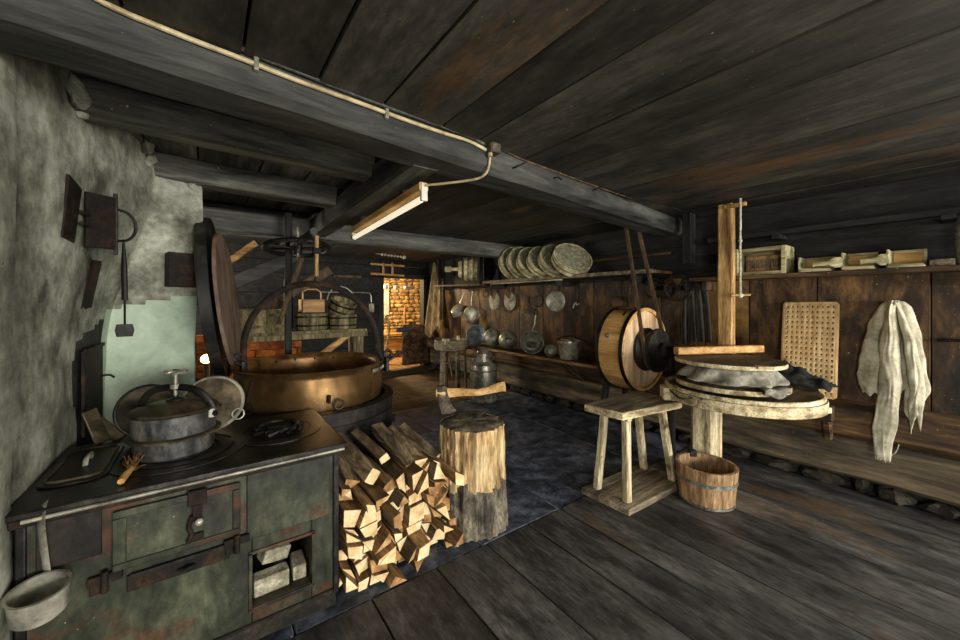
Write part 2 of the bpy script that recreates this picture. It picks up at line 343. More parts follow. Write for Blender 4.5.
M_apron = mat('faded_tan_canvas', [(96, 80, 54), (142, 122, 88), (172, 154, 116)], (1, 1, .4), 9, rough=.9, bump=.3, stain=.4, sscale=3, spec=.1)
M_leather = mat('black_leather', [(14, 13, 12), (28, 26, 23), (48, 44, 38)], (1, 1, .5), 14, rough=.5, bump=.3, stain=.3)
M_belt = mat('brown_leather_belt', [(52, 38, 24), (84, 64, 42), (112, 90, 62)], (1, 1, .4), 14, rough=.65, bump=.2, stain=.3)
M_cable = mat('cream_cable', [(150, 132, 96), (190, 172, 132), (212, 196, 158)], (1, 1, 1), 14, rough=.5, bump=0, stain=.3, sscale=9, grain=.1)
M_conduit = mat('grey_conduit', [(44, 44, 43), (70, 70, 68), (92, 92, 88)], (1, 1, 1), 14, rough=.5, bump=0, stain=.3)
M_box = mat('dusty_brown_plastic', [(52, 46, 38), (78, 70, 56), (104, 94, 76)], (1, 1, 1), 14, rough=.6, bump=.1, stain=.3)
M_tube = mat('glass_tube_added_glow', [(212, 200, 168), (232, 222, 194), (244, 236, 214)], (1, 1, 1), 3, rough=.25, bump=0, stain=.1, grain=0)
M_tube.node_tree.nodes['Principled BSDF'].inputs['Emission Color'].default_value = (1, .9, .66, 1); M_tube.node_tree.nodes['Principled BSDF'].inputs['Emission Strength'].default_value = .7  # glow added to brighten the tube and fill around the kettle
M_white = mat('aged_white_paint', [(176, 172, 156), (212, 210, 196), (232, 230, 218)], (1, 1, 1), 5, rough=.6, bump=.05, stain=.15, grain=0)
M_rope = mat('pale_rope', [(146, 140, 120), (196, 190, 170), (220, 216, 198)], (1, 1, 1), 40, rough=.9, bump=.5, stain=.2)
M_ebrick = mat('pale_fire_brick', [(128, 122, 100), (172, 166, 142), (200, 194, 170)], (1, 1, 1), 12, rough=.9, bump=.4, stain=.35, sscale=6)
M_ash = mat('grey_ash', [(62, 60, 56), (92, 90, 84), (122, 118, 110)], (1, 1, 1), 16, rough=.95, bump=.6, stain=.3)
M_ant = mat('brown_lid_board', [(92, 74, 60), (122, 101, 84), (146, 124, 106)], (1, 1, .4), 9, grain=.15, rough=.7, bump=.2, stain=.3, sscale=3)
M_leds = mat('dark_blackened_lid', [(17, 16, 15), (30, 29, 26), (52, 50, 44)], (1, 1, .4), 9, rough=.55, bump=.2, stain=.3)
M_brist = mat('straw_bristle', [(70, 50, 24), (112, 80, 40), (146, 108, 58)], (1, 1, 1), 40, rough=.9, bump=.3, stain=.3)
M_crock = mat('grey_green_crock', [(96, 98, 84), (130, 132, 116), (158, 158, 142)], (1, 1, 1), 6, rough=.5, bump=.1, stain=.3)
def emit(name, c, k):
    m = bpy.data.materials.new(name); m.use_nodes = True; b = m.node_tree.nodes['Principled BSDF']
    b.inputs['Base Color'].default_value = lin(c); b.inputs['Emission Color'].default_value = lin(c); b.inputs['Emission Strength'].default_value = k
    return m
M_bulb = emit('lit_bulb', (255, 214, 140), 5)

# ------------------------------------------------------------------ the room
rnd = random.Random(3)
def boards(mb, lo, hi, cuts, axis, gap=.006, jit=.004):
    """boards side by side; cuts run along `axis`"""
    i = 'XYZ'.index(axis)
    for a, b in zip(cuts[:-1], cuts[1:]):
        l, h = list(lo), list(hi); l[i] = a + gap / 2; h[i] = b - gap / 2
        j = rnd.uniform(-jit, jit)
        for q in range(3):
            if h[q] - l[q] < .08 and q != i: l[q] += j; h[q] += j
        mb.box(l, h)
    return mb
def cutlist(a, b, step, j=.15):
    n = max(1, round((b - a) / step)); return [a] + [a + (b - a) * k / n + rnd.uniform(-j, j) * step for k in range(1, n)] + [b]

mb = MB()
fx = [-.55, -.1, .3, .65, 1.01, 1.35, 1.69, 2.0, 2.31, 2.65, 2.98, 3.32, 3.66, 4.02]
boards(mb, (0, -6.3, -.05), (0, 1.783, 0), fx, 'X', .008, .002)
struct(mb, 'floor', M_floor, .003)
mb = MB()
ys = [1.79, 2.75, 3.7, 4.6]
for a, b in zip(ys[:-1], ys[1:]):
    xs = cutlist(-.6, 4.02, 1.0, .25)
    for c, d in zip(xs[:-1], xs[1:]): mb.box((c + .004, a + .004, -.05 + rnd.uniform(-.003, .003)), (d - .004, b - .004, -.004 + rnd.uniform(-.003, .002)))
struct(mb, 'floor', M_slate, .004)
mb = MB(); boards(mb, (0, 4.6, -.05), (0, 7.45, .004), cutlist(-1.6, 4.02, .38), 'X', .012, .004)
struct(mb, 'floor', M_bfloor, .003)
struct(MB().box((-1.8, -6.5, -.12), (6.2, 10.6, -.06)), 'floor', M_soot)

# ceilings
mb = MB()
cx = [-.6, -.2, .1, .35, .62, .93, 1.17, 1.55, 1.9, 2.2, 2.55, 2.9, 3.3, 3.7, 4.1]
boards(mb, (0, -6.3, 2.313), (0, 1.72, 2.338), cx, 'X', .010, .004)
struct(mb, 'ceiling', M_ceil, .002)
mb = MB(); boards(mb, (0, 1.72, 2.318), (0, 7.5, 2.343), cutlist(.9, 4.1, .36), 'X', .008, .004)
struct(mb, 'ceiling', M_ceil, .002)
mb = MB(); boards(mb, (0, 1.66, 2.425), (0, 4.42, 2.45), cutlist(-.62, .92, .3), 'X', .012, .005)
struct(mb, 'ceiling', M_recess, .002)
mb = MB(); boards(mb, (0, 4.42, 2.425), (0, 7.5, 2.45), cutlist(-1.7, .92, .35), 'X', .01, .005)
struct(mb, 'ceiling', M_dark)
struct(MB().box((-1.8, -6.5, 2.46), (6.2, 10.6, 2.52)), 'ceiling', M_soot)

# right wall: upright boards, dark boards above the shelf, ledge log, sill timber, rubble footing
mb = MB(); boards(mb, (4.0, 0, .66), (4.05, 0, 1.70), [-.8, -.42, .24, .83, 1.30, 1.67, 2.12, 2.6, 3.0, 3.5, 3.9, 4.4, 4.9, 5.5, 6.1, 6.7, 7.45], 'Y', .007, .004)
boards(mb, (4.0, 0, .66), (4.05, 0, 1.70), [-6.3, -5.7, -5.1, -4.5, -3.9, -3.3, -2.7, -2.2, -1.8], 'Y', .007, .004)
struct(mb, 'wall_right', M_rwall, .002)
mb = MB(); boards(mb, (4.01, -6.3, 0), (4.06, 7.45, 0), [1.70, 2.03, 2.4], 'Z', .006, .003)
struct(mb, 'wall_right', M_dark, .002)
struct(MB().box((4.07, -6.4, -.06), (4.14, -1.8, 2.46)).box((4.07, -.8, -.06), (4.14, 7.5, 2.46)).box((4.07, -1.8, -.06), (4.14, -.8, .68)).box((4.07, -1.8, 1.7), (4.14, -.8, 2.46)), 'wall_right', M_soot)
mb = MB()
for lo, hi in (((4.0, -1.82, .68), (4.1, -1.78, 1.72)), ((4.0, -.82, .68), (4.1, -.78, 1.72)), ((4.03, -1.32, .7), (4.07, -1.28, 1.7))): mb.box(lo, hi)
struct(mb, 'window_1', M_log, .004)
mb = MB(); mb.beam((3.965, -6.3, .565), (3.965, 7.4, .565), .17, .27, 60, .012, .05, seed=4)
struct(mb, 'trim_1', M_log)
mb = MB(); mb.beam((4.02, -6.3, .27), (4.02, 7.4, .27), .12, .33, 60, .012, .03, seed=9)
struct(mb, 'trim_2', M_sill)
mb = MB()
y = -1.0
while y < 7.3:
    l = rnd.uniform(.12, .34); h = rnd.uniform(.07, .13)
    mb.ball((4.0 + rnd.uniform(-.01, .02), y + l / 2, h * .45), .5, 8, (.10, l * .95, h))
    y += l
for v in mb.bm.verts: v.co += noise.noise_vector(v.co * 14) * .03 + noise.noise_vector(v.co * 40) * .012
struct(mb, 'trim_3', M_rubble, ang=20)

# left plaster wall with the leaning chimney breast
prof = [(-.9, -.52, -.52), (.2, -.52, -.52), (1.0, -.52, -.52), (1.88, -.51, -.505), (1.92, -.525, -.52), (2.1, -.525, -.49), (2.31, -.525, -.455), (2.5, -.525, -.43), (2.7, -.525, -.405), (2.9, -.522, -.365),
        (3.05, -.518, -.33), (3.2, -.50, -.27), (3.22, -.42, -.22), (3.25, -.28, -.14), (3.28, -.16, -.07), (3.3, -.07, -.02), (3.5, -.07, -.02), (4.0, -.1, -.08), (4.6, -.12, -.12)]
def wallx(Y, z):
    for (a, b) in zip(prof[:-1], prof[1:]):
        if a[0] <= Y <= b[0]:
            f = (Y - a[0]) / (b[0] - a[0]); xb = a[1] + (b[1] - a[1]) * f; xt = a[2] + (b[2] - a[2]) * f
            t = min(1, max(0, (z - 1.1) / 1.2)); t = t * t * (3 - 2 * t)
            return xb + (xt - xb) * t
mb = MB(); NZ = 84; fine = []
for a, b in zip(prof[:-1], prof[1:]):
    n = max(1, int((b[0] - a[0]) / (.10 if a[0] < 2.2 or a[0] > 3.29 else .03))) if b[0] - a[0] > .04 else 2
    fine += [a[0] + (b[0] - a[0]) * k / n for k in range(n)]
fine.append(prof[-1][0])
cols = []
for Y in fine:
    col = []
    for k in range(NZ + 1):
        z = -.02 + 2.5 * k / NZ; p = V(wallx(Y, z), Y, z)
        p += noise.noise_vector(p * 2.3) * .012 + noise.noise_vector(p * 7) * .004
        col.append(mb.bm.verts.new(p))
    cols.append(col)
for i in range(len(fine) - 1):
    for k in range(NZ):
        Y = (fine[i] + fine[i + 1]) / 2; z = -.02 + 2.5 * (k + .5) / NZ
        f = mb.bm.faces.new((cols[i][k], cols[i][k + 1], cols[i + 1][k + 1], cols[i + 1][k]))
        edge = 1.42 + max(0, Y - 3.2) * .9 + .02 * noise.noise(V(Y * 9, z * 3, 1)); sn = .05 * noise.noise(V(Y * 7, z * 4, 5))
        f.material_index = 1 if (3.12 < Y < 3.34 and z < edge) else (2 if (2.66 + sn < Y < 3.12 and z < 1.36 - (3.12 - Y) * .25 + sn) else 0)
struct(mb, 'wall_left', [M_plaster, M_green, M_soot], ang=60)
struct(MB().box((-.66, -.9, -.06), (-.58, 3.0, 2.46)).box((-.66, -6.4, -.06), (-.54, -1.9, 2.46)).box((-.66, -1.9, 2.05), (-.54, -.9, 2.46)), 'wall_left', M_plaster)
struct(MB().box((-1.75, 3.4, -.06), (-1.65, 7.5, .9)).box((-1.75, 3.4, 2.1), (-1.65, 7.5, 2.5)).box((-1.75, 3.4, .9), (-1.65, 5.6, 2.1)).box((-1.75, 6.8, .9), (-1.65, 7.5, 2.1)), 'wall_left', M_dark)
struct(MB().box((-1.7, 3.55, -.06), (-.2, 3.62, 2.5)), 'wall_left', M_dark)
# lumps of broken plaster along the top of the wall
mb = MB()
for (px, py, s) in ((78, 92, .045), (84, 108, .035), (108, 112, .04), (120, 122, .035), (146, 146, .045), (152, 160, .04), (194, 186, .03)):
    p = at(px, py, D=1.0)
    d = (p - V(0, 0, EYE)); t = 1.3
    while t < 3.4:
        q = V(0, 0, EYE) + d * t; wx = wallx(min(q.y, 4.5), min(q.z, 2.4))
        if q.x < wx + .02: break
        t += .02
    mb.ball(q, s, 8, (.7, 1, 1.2))
for v in mb.bm.verts: v.co += noise.noise_vector(v.co * 14) * .03 + noise.noise_vector(v.co * 36) * .018
struct(mb, 'trim_4', M_plaster)

# wall behind the camera, set far back with added windows for even light
mb = MB()
mb.box((-.6, -6.4, 0), (4.1, -6.3, .9)); mb.box((-.6, -6.4, 2.1), (4.1, -6.3, 2.46))
for a, b in ((-.6, .2), (1.2, 1.4), (2.4, 2.6), (3.6, 4.1)): mb.box((a, -6.4, .9), (b, -6.3, 2.1))
struct(mb, 'wall_front', M_plaster)

# main beam, joists, header and far beam
mb = MB(); mb.beam((-.62, 1.605, 2.275), (4.06, 2.02, 2.232), .25, .17, 40, .006, .03, seed=1); struct(mb, 'trim_5', M_beam)
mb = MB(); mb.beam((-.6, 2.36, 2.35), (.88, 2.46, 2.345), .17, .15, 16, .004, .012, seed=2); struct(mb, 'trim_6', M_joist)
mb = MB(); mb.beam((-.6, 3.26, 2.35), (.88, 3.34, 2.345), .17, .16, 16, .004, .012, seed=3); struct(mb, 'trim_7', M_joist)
mb = MB(); mb.beam((.95, 1.80, 2.262), (.98, 4.32, 2.25), .18, .18, 24, .006, .02, seed=5); struct(mb, 'trim_8', M_beamy)
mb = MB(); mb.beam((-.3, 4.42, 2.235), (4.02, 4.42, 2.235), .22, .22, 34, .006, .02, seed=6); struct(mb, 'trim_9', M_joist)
mb = MB(); mb.box((-.3, 4.52, 2.16), (.9, 4.6, 2.46)); struct(mb, 'trim_10', M_dark)
mb = MB(); mb.beam((3.84, 1.76, 1.825), (3.84, 1.76, 2.33), .09, .10, 8, .003, .01, up=(1, 0, 0)); struct(mb, 'trim_11', M_darkz)

# back wall with the doorway
mb = MB()
for (lo, hi) in (((-1.7, 7.4, 0), (2.91, 7.5, 0)), ((3.86, 7.4, 0), (4.1, 7.5, 0))):
    boards(mb, lo, hi, [0, .28, .55, .82, 1.1, 1.36, 1.62, 1.96], 'Z', .008, .006)
boards(mb, (-1.7, 7.4, 0), (4.1, 7.5, 0), [1.96, 2.2, 2.46], 'Z', .008, .004)
mb.box((-1.7, 7.47, 0), (2.91, 7.52, 2.46)); mb.box((3.86, 7.47, 0), (4.1, 7.52, 2.46))
struct(mb, 'wall_back', M_dark, .003)
mb = MB(); mb.box((2.83, 7.34, 0), (2.93, 7.53, 2.0)); mb.box((3.84, 7.34, 0), (3.94, 7.53, 2.0)); mb.box((2.83, 7.34, 1.95), (3.94, 7.53, 2.05))
struct(mb, 'door_1', M_darkz, .006)
mb = MB(); mb.beam((2.3, 6.85, .06), (3.7, 6.95, .06), .18, .12, 10, .008, .02); struct(mb, 'trim_12', M_bfloor)
# low brick wall under the tub shelf
mb = MB()
for r in range(12):
    x = .12 - (r % 2) * .11
    while x < .95:
        x2 = min(x + .22, .98); mb.box((max(x, .1) + .004, 5.2 + rnd.uniform(-.006, .006), r * .088), (x2 - .004, 5.35, r * .088 + .078)); x += .23
mb.box((.1, 5.22, 0), (.98, 5.34, 1.04))
struct(mb, 'wall_back', M_brick, .003)
# dim space behind the plaster wall
mb = MB()
for r in range(12):
    x = -1.6 - (r % 2) * .11
    while x < .06:
        x2 = min(x + .24, .09); mb.box((max(x, -1.62) + .004, 5.6 + rnd.uniform(-.006, .006), r * .088), (x2 - .004, 5.7, r * .088 + .078)); x += .25
struct(mb, 'wall_back', M_brick, .003)

# room behind: stone wall, floor, ceiling
mb = MB(); rr = random.Random(8)
z = 0
while z < 2.45:
    h = rr.uniform(.07, .15); x = 1.6
    while x < 6:
        l = rr.uniform(.09, .34); mb.ball((x + l / 2, 10.3 + rr.uniform(-.02, .02), z + h / 2), .5, 8, (l * 1.05, .16, h * 1.08)); x += l
    z += h
struct(mb, 'wall_back', M_stone)
struct(MB().box((1.5, 10.31, -.06), (6.1, 10.4, 2.46)), 'wall_back', M_plaster)
struct(MB().box((1.4, 7.5, -.06), (1.5, 10.4, 2.46)), 'wall_left', M_plaster)
struct(MB().box((6.0, 7.5, -.06), (6.1, 10.4, 2.46)), 'wall_right', M_plaster)
mb = MB(); boards(mb, (0, 7.5, -.05), (0, 10.3, .0), cutlist(1.5, 6.0, .3), 'X', .01); struct(mb, 'floor', M_cuty)
mb = MB(); boards(mb, (0, 7.5, 2.3), (0, 10.3, 2.33), cutlist(1.5, 6.0, .3), 'X', .01)
struct(mb, 'ceiling', M_cuty)

# ------------------------------------------------------------------ kitchen range on the left
st = root('kitchen_range', (0, 2.2, 0), 'long green iron kitchen range with worn enamel front against the plaster wall', 'stove')
FY = 1.86                                            # front face of the range
mb = MB()
mb.box((-.50, FY, .08), (.155, 2.5, .745)); mb.box((.392, FY, .08), (.49, 2.5, .745)); mb.box((.155, FY, .08), (.392, 2.5, .15)); mb.box((.155, FY, .375), (.392, 2.5, .745)); mb.box((.155, 2.3, .15), (.392, 2.5, .375))
build(mb, 'body', M_stove, st, .004)
build(MB().box((-.50, FY - .012, 0), (.50, 2.5, .078)), 'plinth', M_rubble, st, .01)
mb = MB(); mb.box((-.525, 1.825, .752), (.545, 2.53, .775)); build(mb, 'stove_top', M_stovetop, st, .005)
mb = MB(); mb.box((-.51, 1.835, .722), (.52, 1.87, .75)); build(mb, 'top_rail', M_rust, st, .004)
build(MB().cyl((-.48, 1.828, .745), (.53, 1.828, .748), .007, n=10), 'rail_bar', M_tin, st)
build(MB().box((.486, FY - .014, .06), (.512, FY + .03, .752)), 'corner_post', M_iron, st, .004)
build(MB().box((-.50, FY - .012, .06), (-.475, FY + .02, .75)), 'corner_post', M_iron, st, .004)
# fire door with frame, hinges, latch
fd = MB(); fd.box((-.27, FY - .014, .49), (.11, FY, .70))
d = build(fd, 'fire_door', M_stove, st, .004)
mb = MB()
for lo, hi in (((-.272, .513), (-.235, .674)), ((.085, .513), (.112, .674)), ((-.272, .675), (.112, .702)), ((-.272, .488), (.112, .512))):
    mb.box((lo[0], FY - .022, lo[1]), (hi[0], FY - .014, hi[1]))
build(mb, 'door_frame', M_stove, d, .003)
mb = MB(); mb.box((-.06, FY - .034, .655), (.0, FY - .022, .715)); mb.box((-.045, FY - .04, .60), (-.015, FY - .022, .66)); mb.tube([(-.045, FY - .035, .62), (-.06, FY - .035, .58), (-.045, FY - .035, .55), (-.06, FY - .035, .52)], .009, 8, smooth=2)
mb.box((-.055, FY - .03, .515), (-.01, FY - .02, .545))
build(mb, 'latch', M_rust, d, .004)
build(MB().ball((-.025, FY - .055, .60), .014).cyl((-.025, FY - .02, .60), (-.025, FY - .05, .60), .006), 'latch_knob', M_alu, d)
for x, z in ((-.29, .47), (.10, .455)):
    mb = MB(); mb.box((x - .045, FY - .022, z - .012), (x + .045, FY, z + .02)); mb.cyl((x, FY - .026, z - .04), (x, FY - .026, z + .035), .011, n=10); mb.box((x - .04, FY - .016, z - .045), (x - .012, FY, z + .0))
    build(mb, 'hinge', M_rust, st, .003)
mb = MB(); mb.box((-.235, FY - .012, .395), (.075, FY, .455)); ad = build(mb, 'ash_door', M_rust, st, .003)
build(MB().box((-.225, FY - .02, .448), (.07, FY - .012, .460)), 'slot', M_iron, ad)
build(MB().tube([(-.09, FY - .012, .418), (-.065, FY - .04, .425), (-.055, FY - .045, .43), (-.04, FY - .012, .418)], .006, 8, smooth=1), 'handle', M_iron, ad)
build(MB().box((.135, FY - .008, .44), (.47, FY, .72)), 'side_panel', M_stove, st, .004)
build(MB().box((-.455, FY - .008, .56), (-.30, FY, .72)), 'inspection_cover', M_furn, st, .003)
mb = MB()
for lo, hi in (((.142, .14), (.156, .385)), ((.391, .14), (.405, .385)), ((.142, .374), (.405, .388)), ((.142, .132), (.405, .148))): mb.box((lo[0], FY - .01, lo[1]), (hi[0], FY + .004, hi[1]))
build(mb, 'niche_rim', M_stove, st, .002)
# cooking plates let into the top
for (cx, cy, rr, nm) in ((-.09, 2.16, .255, 'cooking_plate'), (.30, 2.20, .21, 'cooking_plate')):
    mb = MB()
    for k in range(3):
        a = rr * (1 - k * .25); mb.lathe([(a - .004, .776), (a - .004, .779), (a - .05, .7795), (a - .05, .776)], 40, Matrix.Translation((cx, cy, 0)))
    build(mb, nm, M_stovetop, st)
# cast-iron bars lying on the right plate
tr = MB(); c0 = V(.30, 2.2, .781)
rr = random.Random(5)
for k in range(9):
    a = k * .7; p = c0 + V(math.cos(a) * .12, math.sin(a) * .12, .008)
    q = c0 + V(math.cos(a + 1.3) * .10, math.sin(a + 1.3) * .10, .018)
    tr.tube([p, (p + q) / 2 + V(0, 0, .012), q], .011, 8, smooth=1)
tr.box((.25, 2.19, .785), (.36, 2.25, .806))
tag(build(tr, 'pot_trivet', M_iron, None, .002), 'black twisted iron trivet lying on the right cooking plate of the range', 'trivet')
# bricks and ash in the open niche
def brick(lo, hi, rz, label):
    o = build(MB().box(lo, hi, (0, 0, rz)), 'fire_brick', M_ebrick, None, .006); tag(o, label, 'brick', 'fire bricks in the range niche'); return o
brick((.165, 1.90, .151), (.305, 1.97, .225), .02, 'pale fire brick lying at the front left of the range niche')
brick((.325, 1.91, .151), (.383, 2.04, .215), -.05, 'short pale brick at the right of the range niche')
b3 = MB().box((.20, 1.99, .226), (.32, 2.06, .29), (.15, .25, .3)); tag(build(b3, 'fire_brick', M_ebrick, None, .006), 'grey brick tipped up behind the others in the range niche', 'brick', 'fire bricks in the range niche')
tag(build(MB().lathe([(.001, .22), (.05, .205), (.09, .17), (.105, .151)], 20, Matrix.Translation((.27, 2.17, 0)), jitter=.04), 'ash_heap', M_ash), 'heap of grey ash at the back of the range niche', 'ash', kind='stuff')

# big lidded pot with clamp
pt = root('clamp_pot', (-.115, 2.17, .78), 'large grey lidded pot with a screw clamp standing on the range', 'pot')
T = Matrix.Translation((-.115, 2.17, .78)) @ Matrix.Diagonal((.80, .80, 1, 1))
build(MB().lathe([(.165, 0), (.178, .01), (.182, .085), (.17, .085), (.165, .02), (0.001, .02)], 44, T), 'lower_pot', M_pot, pt)
build(MB().lathe([(.17, .085), (.212, .082), (.214, .09), (.20, .096), (.19, .095)], 44, T), 'rim_flange', M_lid, pt)
build(MB().lathe([(.188, .095), (.19, .185), (.178, .185), (.176, .095)], 44, T), 'upper_pot', M_pot, pt)
ld = build(MB().lathe([(.2, .183), (.206, .189), (.2, .197), (.15, .212), (.08, .226), (.001, .23)], 44, T), 'lid', M_lid, pt)
build(MB().lathe([(.04, .228), (.042, .236), (.012, .242), (.012, .25)], 20, T), 'pressure_pad', M_iron, ld)
ux = V(.83, -.56, 0) * .80; C0 = V(-.115, 2.17, .78)
build(MB().tube([C0 + ux * -.2 + V(0, 0, .165), C0 + ux * -.195 + V(0, 0, .21), C0 + ux * -.13 + V(0, 0, .275), C0 + V(0, 0, .29), C0 + ux * .13 + V(0, 0, .275), C0 + ux * .195 + V(0, 0, .21), C0 + ux * .205 + V(0, 0, .165), C0 + ux * .222 + V(0, 0, .175)], (.009, .016), 10, smooth=2), 'clamp_bar', M_iron, pt)
mb = MB(); mb.cyl(C0 + V(0, 0, .245), C0 + V(0, 0, .35), .008, n=10); mb.cyl(C0 + V(0, 0, .28), C0 + V(0, 0, .30), .02)
sc = build(mb, 'clamp_screw', M_tin, pt)
mb = MB()
for a in range(5):
    d = V(math.cos(a * 1.257), math.sin(a * 1.257), 0); mb.torus(C0 + V(0, 0, .355) + d * .026, .018, .0045, (d.y * .3, -d.x * .3, 1), 14, 6)
build(mb, 'screw_wheel', M_tin, sc)
for k in range(7):
    mb = MB(); a = k * .45 + 3.7; mb.ball(C0 + V(.165 * math.cos(a), .165 * math.sin(a), .094), .004, 6); build(mb, 'rivet', M_iron, pt)
for s in (1, -1):
    mb = MB(); mb.box(C0 + ux * (s * .198) + V(-.012, -.012, .15), C0 + ux * (s * .198) + V(.012, .012, .19)); build(mb, 'clamp_lug', M_alu, pt, .003)

# flat lid with handle, brush, hanging dipper
tl = root('fish_kettle_lid', (-.40, 2.2, .776), 'flat iron tray lid with rounded corners and a strap handle on the range', 'lid')
def rrect(x0, x1, y0, y1, r, n=6):
    p = []
    for (cx, cy, a0) in ((x1 - r, y1 - r, 0), (x0 + r, y1 - r, 90), (x0 + r, y0 + r, 180), (x1 - r, y0 + r, 270)):
        for k in range(n + 1): a = R(a0 + 90 * k / n); p.append((cx + r * math.cos(a), cy + r * math.sin(a)))
    return p
build(MB().prism(rrect(-.505, -.31, 2.0, 2.44, .06), .007, Matrix.Translation((0, 0, .776))), 'tray', M_stovetop, tl, .003)
build(MB().tube([V(x, y, .786) for x, y in rrect(-.485, -.33, 2.03, 2.41, .045)], .006, 6, closed=True), 'raised_edge', M_lid, tl)
build(MB().tube([(-.40, 2.17, .784), (-.40, 2.19, .812), (-.40, 2.25, .812), (-.40, 2.27, .784)], (.004, .013), 8, smooth=1), 'strap_handle', M_tin, tl)
br = root('scrubbing_brush', (-.24, 2.0, .776), 'small straw brush with a pale wooden handle lying on the range edge', 'brush')
build(MB().tube([(-.255, 1.885, .79), (-.25, 1.93, .795), (-.24, 2.0, .795)], [.011, .013, .01], 10), 'handle', M_honey, br)
mb = MB(); rr = random.Random(2)
for k in range(46):
    a = V(-.24 + rr.uniform(-.012, .012), 1.99, .795 + rr.uniform(-.008, .01)); e = a + V(rr.uniform(-.03, .035), rr.uniform(.05, .09), rr.uniform(-.012, .03))
    e.z = max(e.z, .78); mb.tube([a, e], .0022, 4)
o = build(mb, 'bristles', M_brist, br); o['kind'] = 'stuff'
dp = root('hanging_dipper', (-.425, 1.775, .465), 'dull tin dipper hanging by its strap from the front rail of the range', 'ladle')
Td = Matrix.Translation((-.425, 1.77, .467)) @ Matrix.Rotation(R(9), 4, 'X')
build(MB().lathe([(.001, 0), (.056, 0), (.063, .008), (.068, .085), (.072, .089), (.064, .089), (.058, .014), (.001, .008)], 36, Td), 'cup', M_alu, dp)
build(MB().tube([(-.425, 1.842, .545), (-.43, 1.844, .58), (-.435, 1.838, .66), (-.437, 1.826, .735), (-.437, 1.835, .765), (-.437, 1.86, .78)], (.003, .017), 8, smooth=1), 'strap', M_alu, dp)

# lids and boards leaning behind the pot
def disc_thing(name, c, r, nrm, th, mats, label, cat, rim=None, group=None, n=44, parts=True):
    c = Vector(c); M = Matrix.Translation(c) @ Vector(nrm).to_track_quat('Z', 'Y').to_matrix().to_4x4()
    rt = root(name, c - V(0, 0, r), label, cat, group)
    build(MB().lathe([(r * .985, -th / 2), (r, 0), (r * .985, th / 2), (r * .86, th * .5), (r * .5, th * .75), (.001, th * .85), ], n, M).lathe([(r * .985, -th / 2), (.001, -th / 2)], n, M), 'plate', mats, rt)
    if rim: build(MB().tube([M @ V(math.cos(a * math.tau / n) * r, math.sin(a * math.tau / n) * r, 0) for a in range(n)], th * .7, 8, closed=True), 'rolled_rim', rim, rt)
    return rt
disc_thing('pan_lid', (-.235, 2.49, .905), .125, (.35, -1, .35), .012, M_lid, 'round tarnished lid leaning on the green wall left behind the pot', 'lid', M_iron)
l2 = disc_thing('pan_lid', (.025, 2.44, .915), .135, (-.15, -1, .40), .014, M_lid, 'big tarnished lid with a rolled rim leaning right behind the pot', 'lid', M_tin)
build(MB().torus((.135, 2.385, .85), .028, .004, (.2, -1, .2), 20, 6), 'ring', M_tin, l2)
build(MB().tube([(-.05, 2.39, .985), (.01, 2.375, .955), (.06, 2.37, .91)], .008, 6, smooth=1), 'strap_handle', M_iron, l2)
def plank(name, c, w_, h_, th, rot, m, label, cat, group=None, bev=.004):
    c = Vector(c); o = build(MB().box(c - V(w_ / 2, th / 2, 0), c + V(w_ / 2, th / 2, h_), rot, c), name, m, None, bev); return tag(o, label, cat, group)
plank('small_board', (-.40, 2.50, .778), .06, .17, .012, (R(-12), R(-12), R(40)), M_lid, 'narrow greenish board leaning on the soot-black wall beside the range', 'board', 'boards behind the range')
plank('small_board', (-.345, 2.54, .778), .045, .15, .014, (R(-10), R(-36), R(35)), M_lid, 'short brown board slanting towards the pot behind the range', 'board', 'boards behind the range')
# sheet-iron plate against the sooty wall
sh = root('sheet_iron_screen', (-.49, 2.86, .78), 'tall dark sheet-iron plate standing against the sooty plaster wall', 'metal plate')
build(MB().box((-.505, 2.66, .776), (-.49, 3.06, 1.205)), 'sheet', M_rust, sh, .003)
build(MB().tube([(-.488, 2.98, 1.03), (-.45, 2.98, 1.035), (-.43, 2.98, 1.015)], .006, 6, smooth=1), 'hook', M_rust, sh)
build(MB().box((-.493, 2.655, 1.195), (-.482, 3.065, 1.215)), 'top_edge', M_rust, sh, .002)

# ---------------- soot doors, poker and plates on the chimney breast
def onwall(Y, z, d=0): return V(wallx(Y, z) + d, Y, z)
def wallplate(name, y0, y1, z0, z1, th, m, label, cat, ragged=0):
    mb = MB(); n = 6
    lo, hi = [], []
    for k in range(n + 1):
        y = y0 + (y1 - y0) * k / n
        lo.append(onwall(y, z0 + ragged * noise.noise(V(y * 20, 1, 0)))); hi.append(onwall(y, z1 + ragged * noise.noise(V(y * 20, 7, 0))))
    pts = lo + hi[::-1]; F = [mb.bm.verts.new(p + V(th, 0, 0)) for p in pts]; B = [mb.bm.verts.new(p - V(.03, 0, 0)) for p in pts]
    N = len(pts); mb.bm.faces.new(F); mb.bm.faces.new(B[::-1])
    for i in range(N): mb.bm.faces.new((F[i], F[(i + 1) % N], B[(i + 1) % N], B[i]))
    o = build(mb, name, m); return tag(o, label, cat) if label else o
sd = root('soot_door_frame', onwall(2.3, 1.70), 'rusty iron soot door frame set in the plaster chimney breast', 'iron door')
def child(mb, name, m, p, **k): return build(mb, name, m, p, **k)
mb = MB()
pA, pB = at(65, 186, X=-.455), at(81, 190, X=-.425)
y0, y1 = 2.27, 2.40
f0, f1 = onwall(y0, 1.72), onwall(y1, 1.72)
mb.hexa([onwall(y0, 1.72, .010), onwall(y1, 1.71, .010), onwall(y1, 1.71, -.02), onwall(y0, 1.72, -.02)], [onwall(y0, 1.985, .010), onwall(y1, 1.955, .010), onwall(y1, 1.955, -.02), onwall(y0, 1.985, -.02)])
child(mb, 'frame_plate', M_rust, sd, bevel=.004)
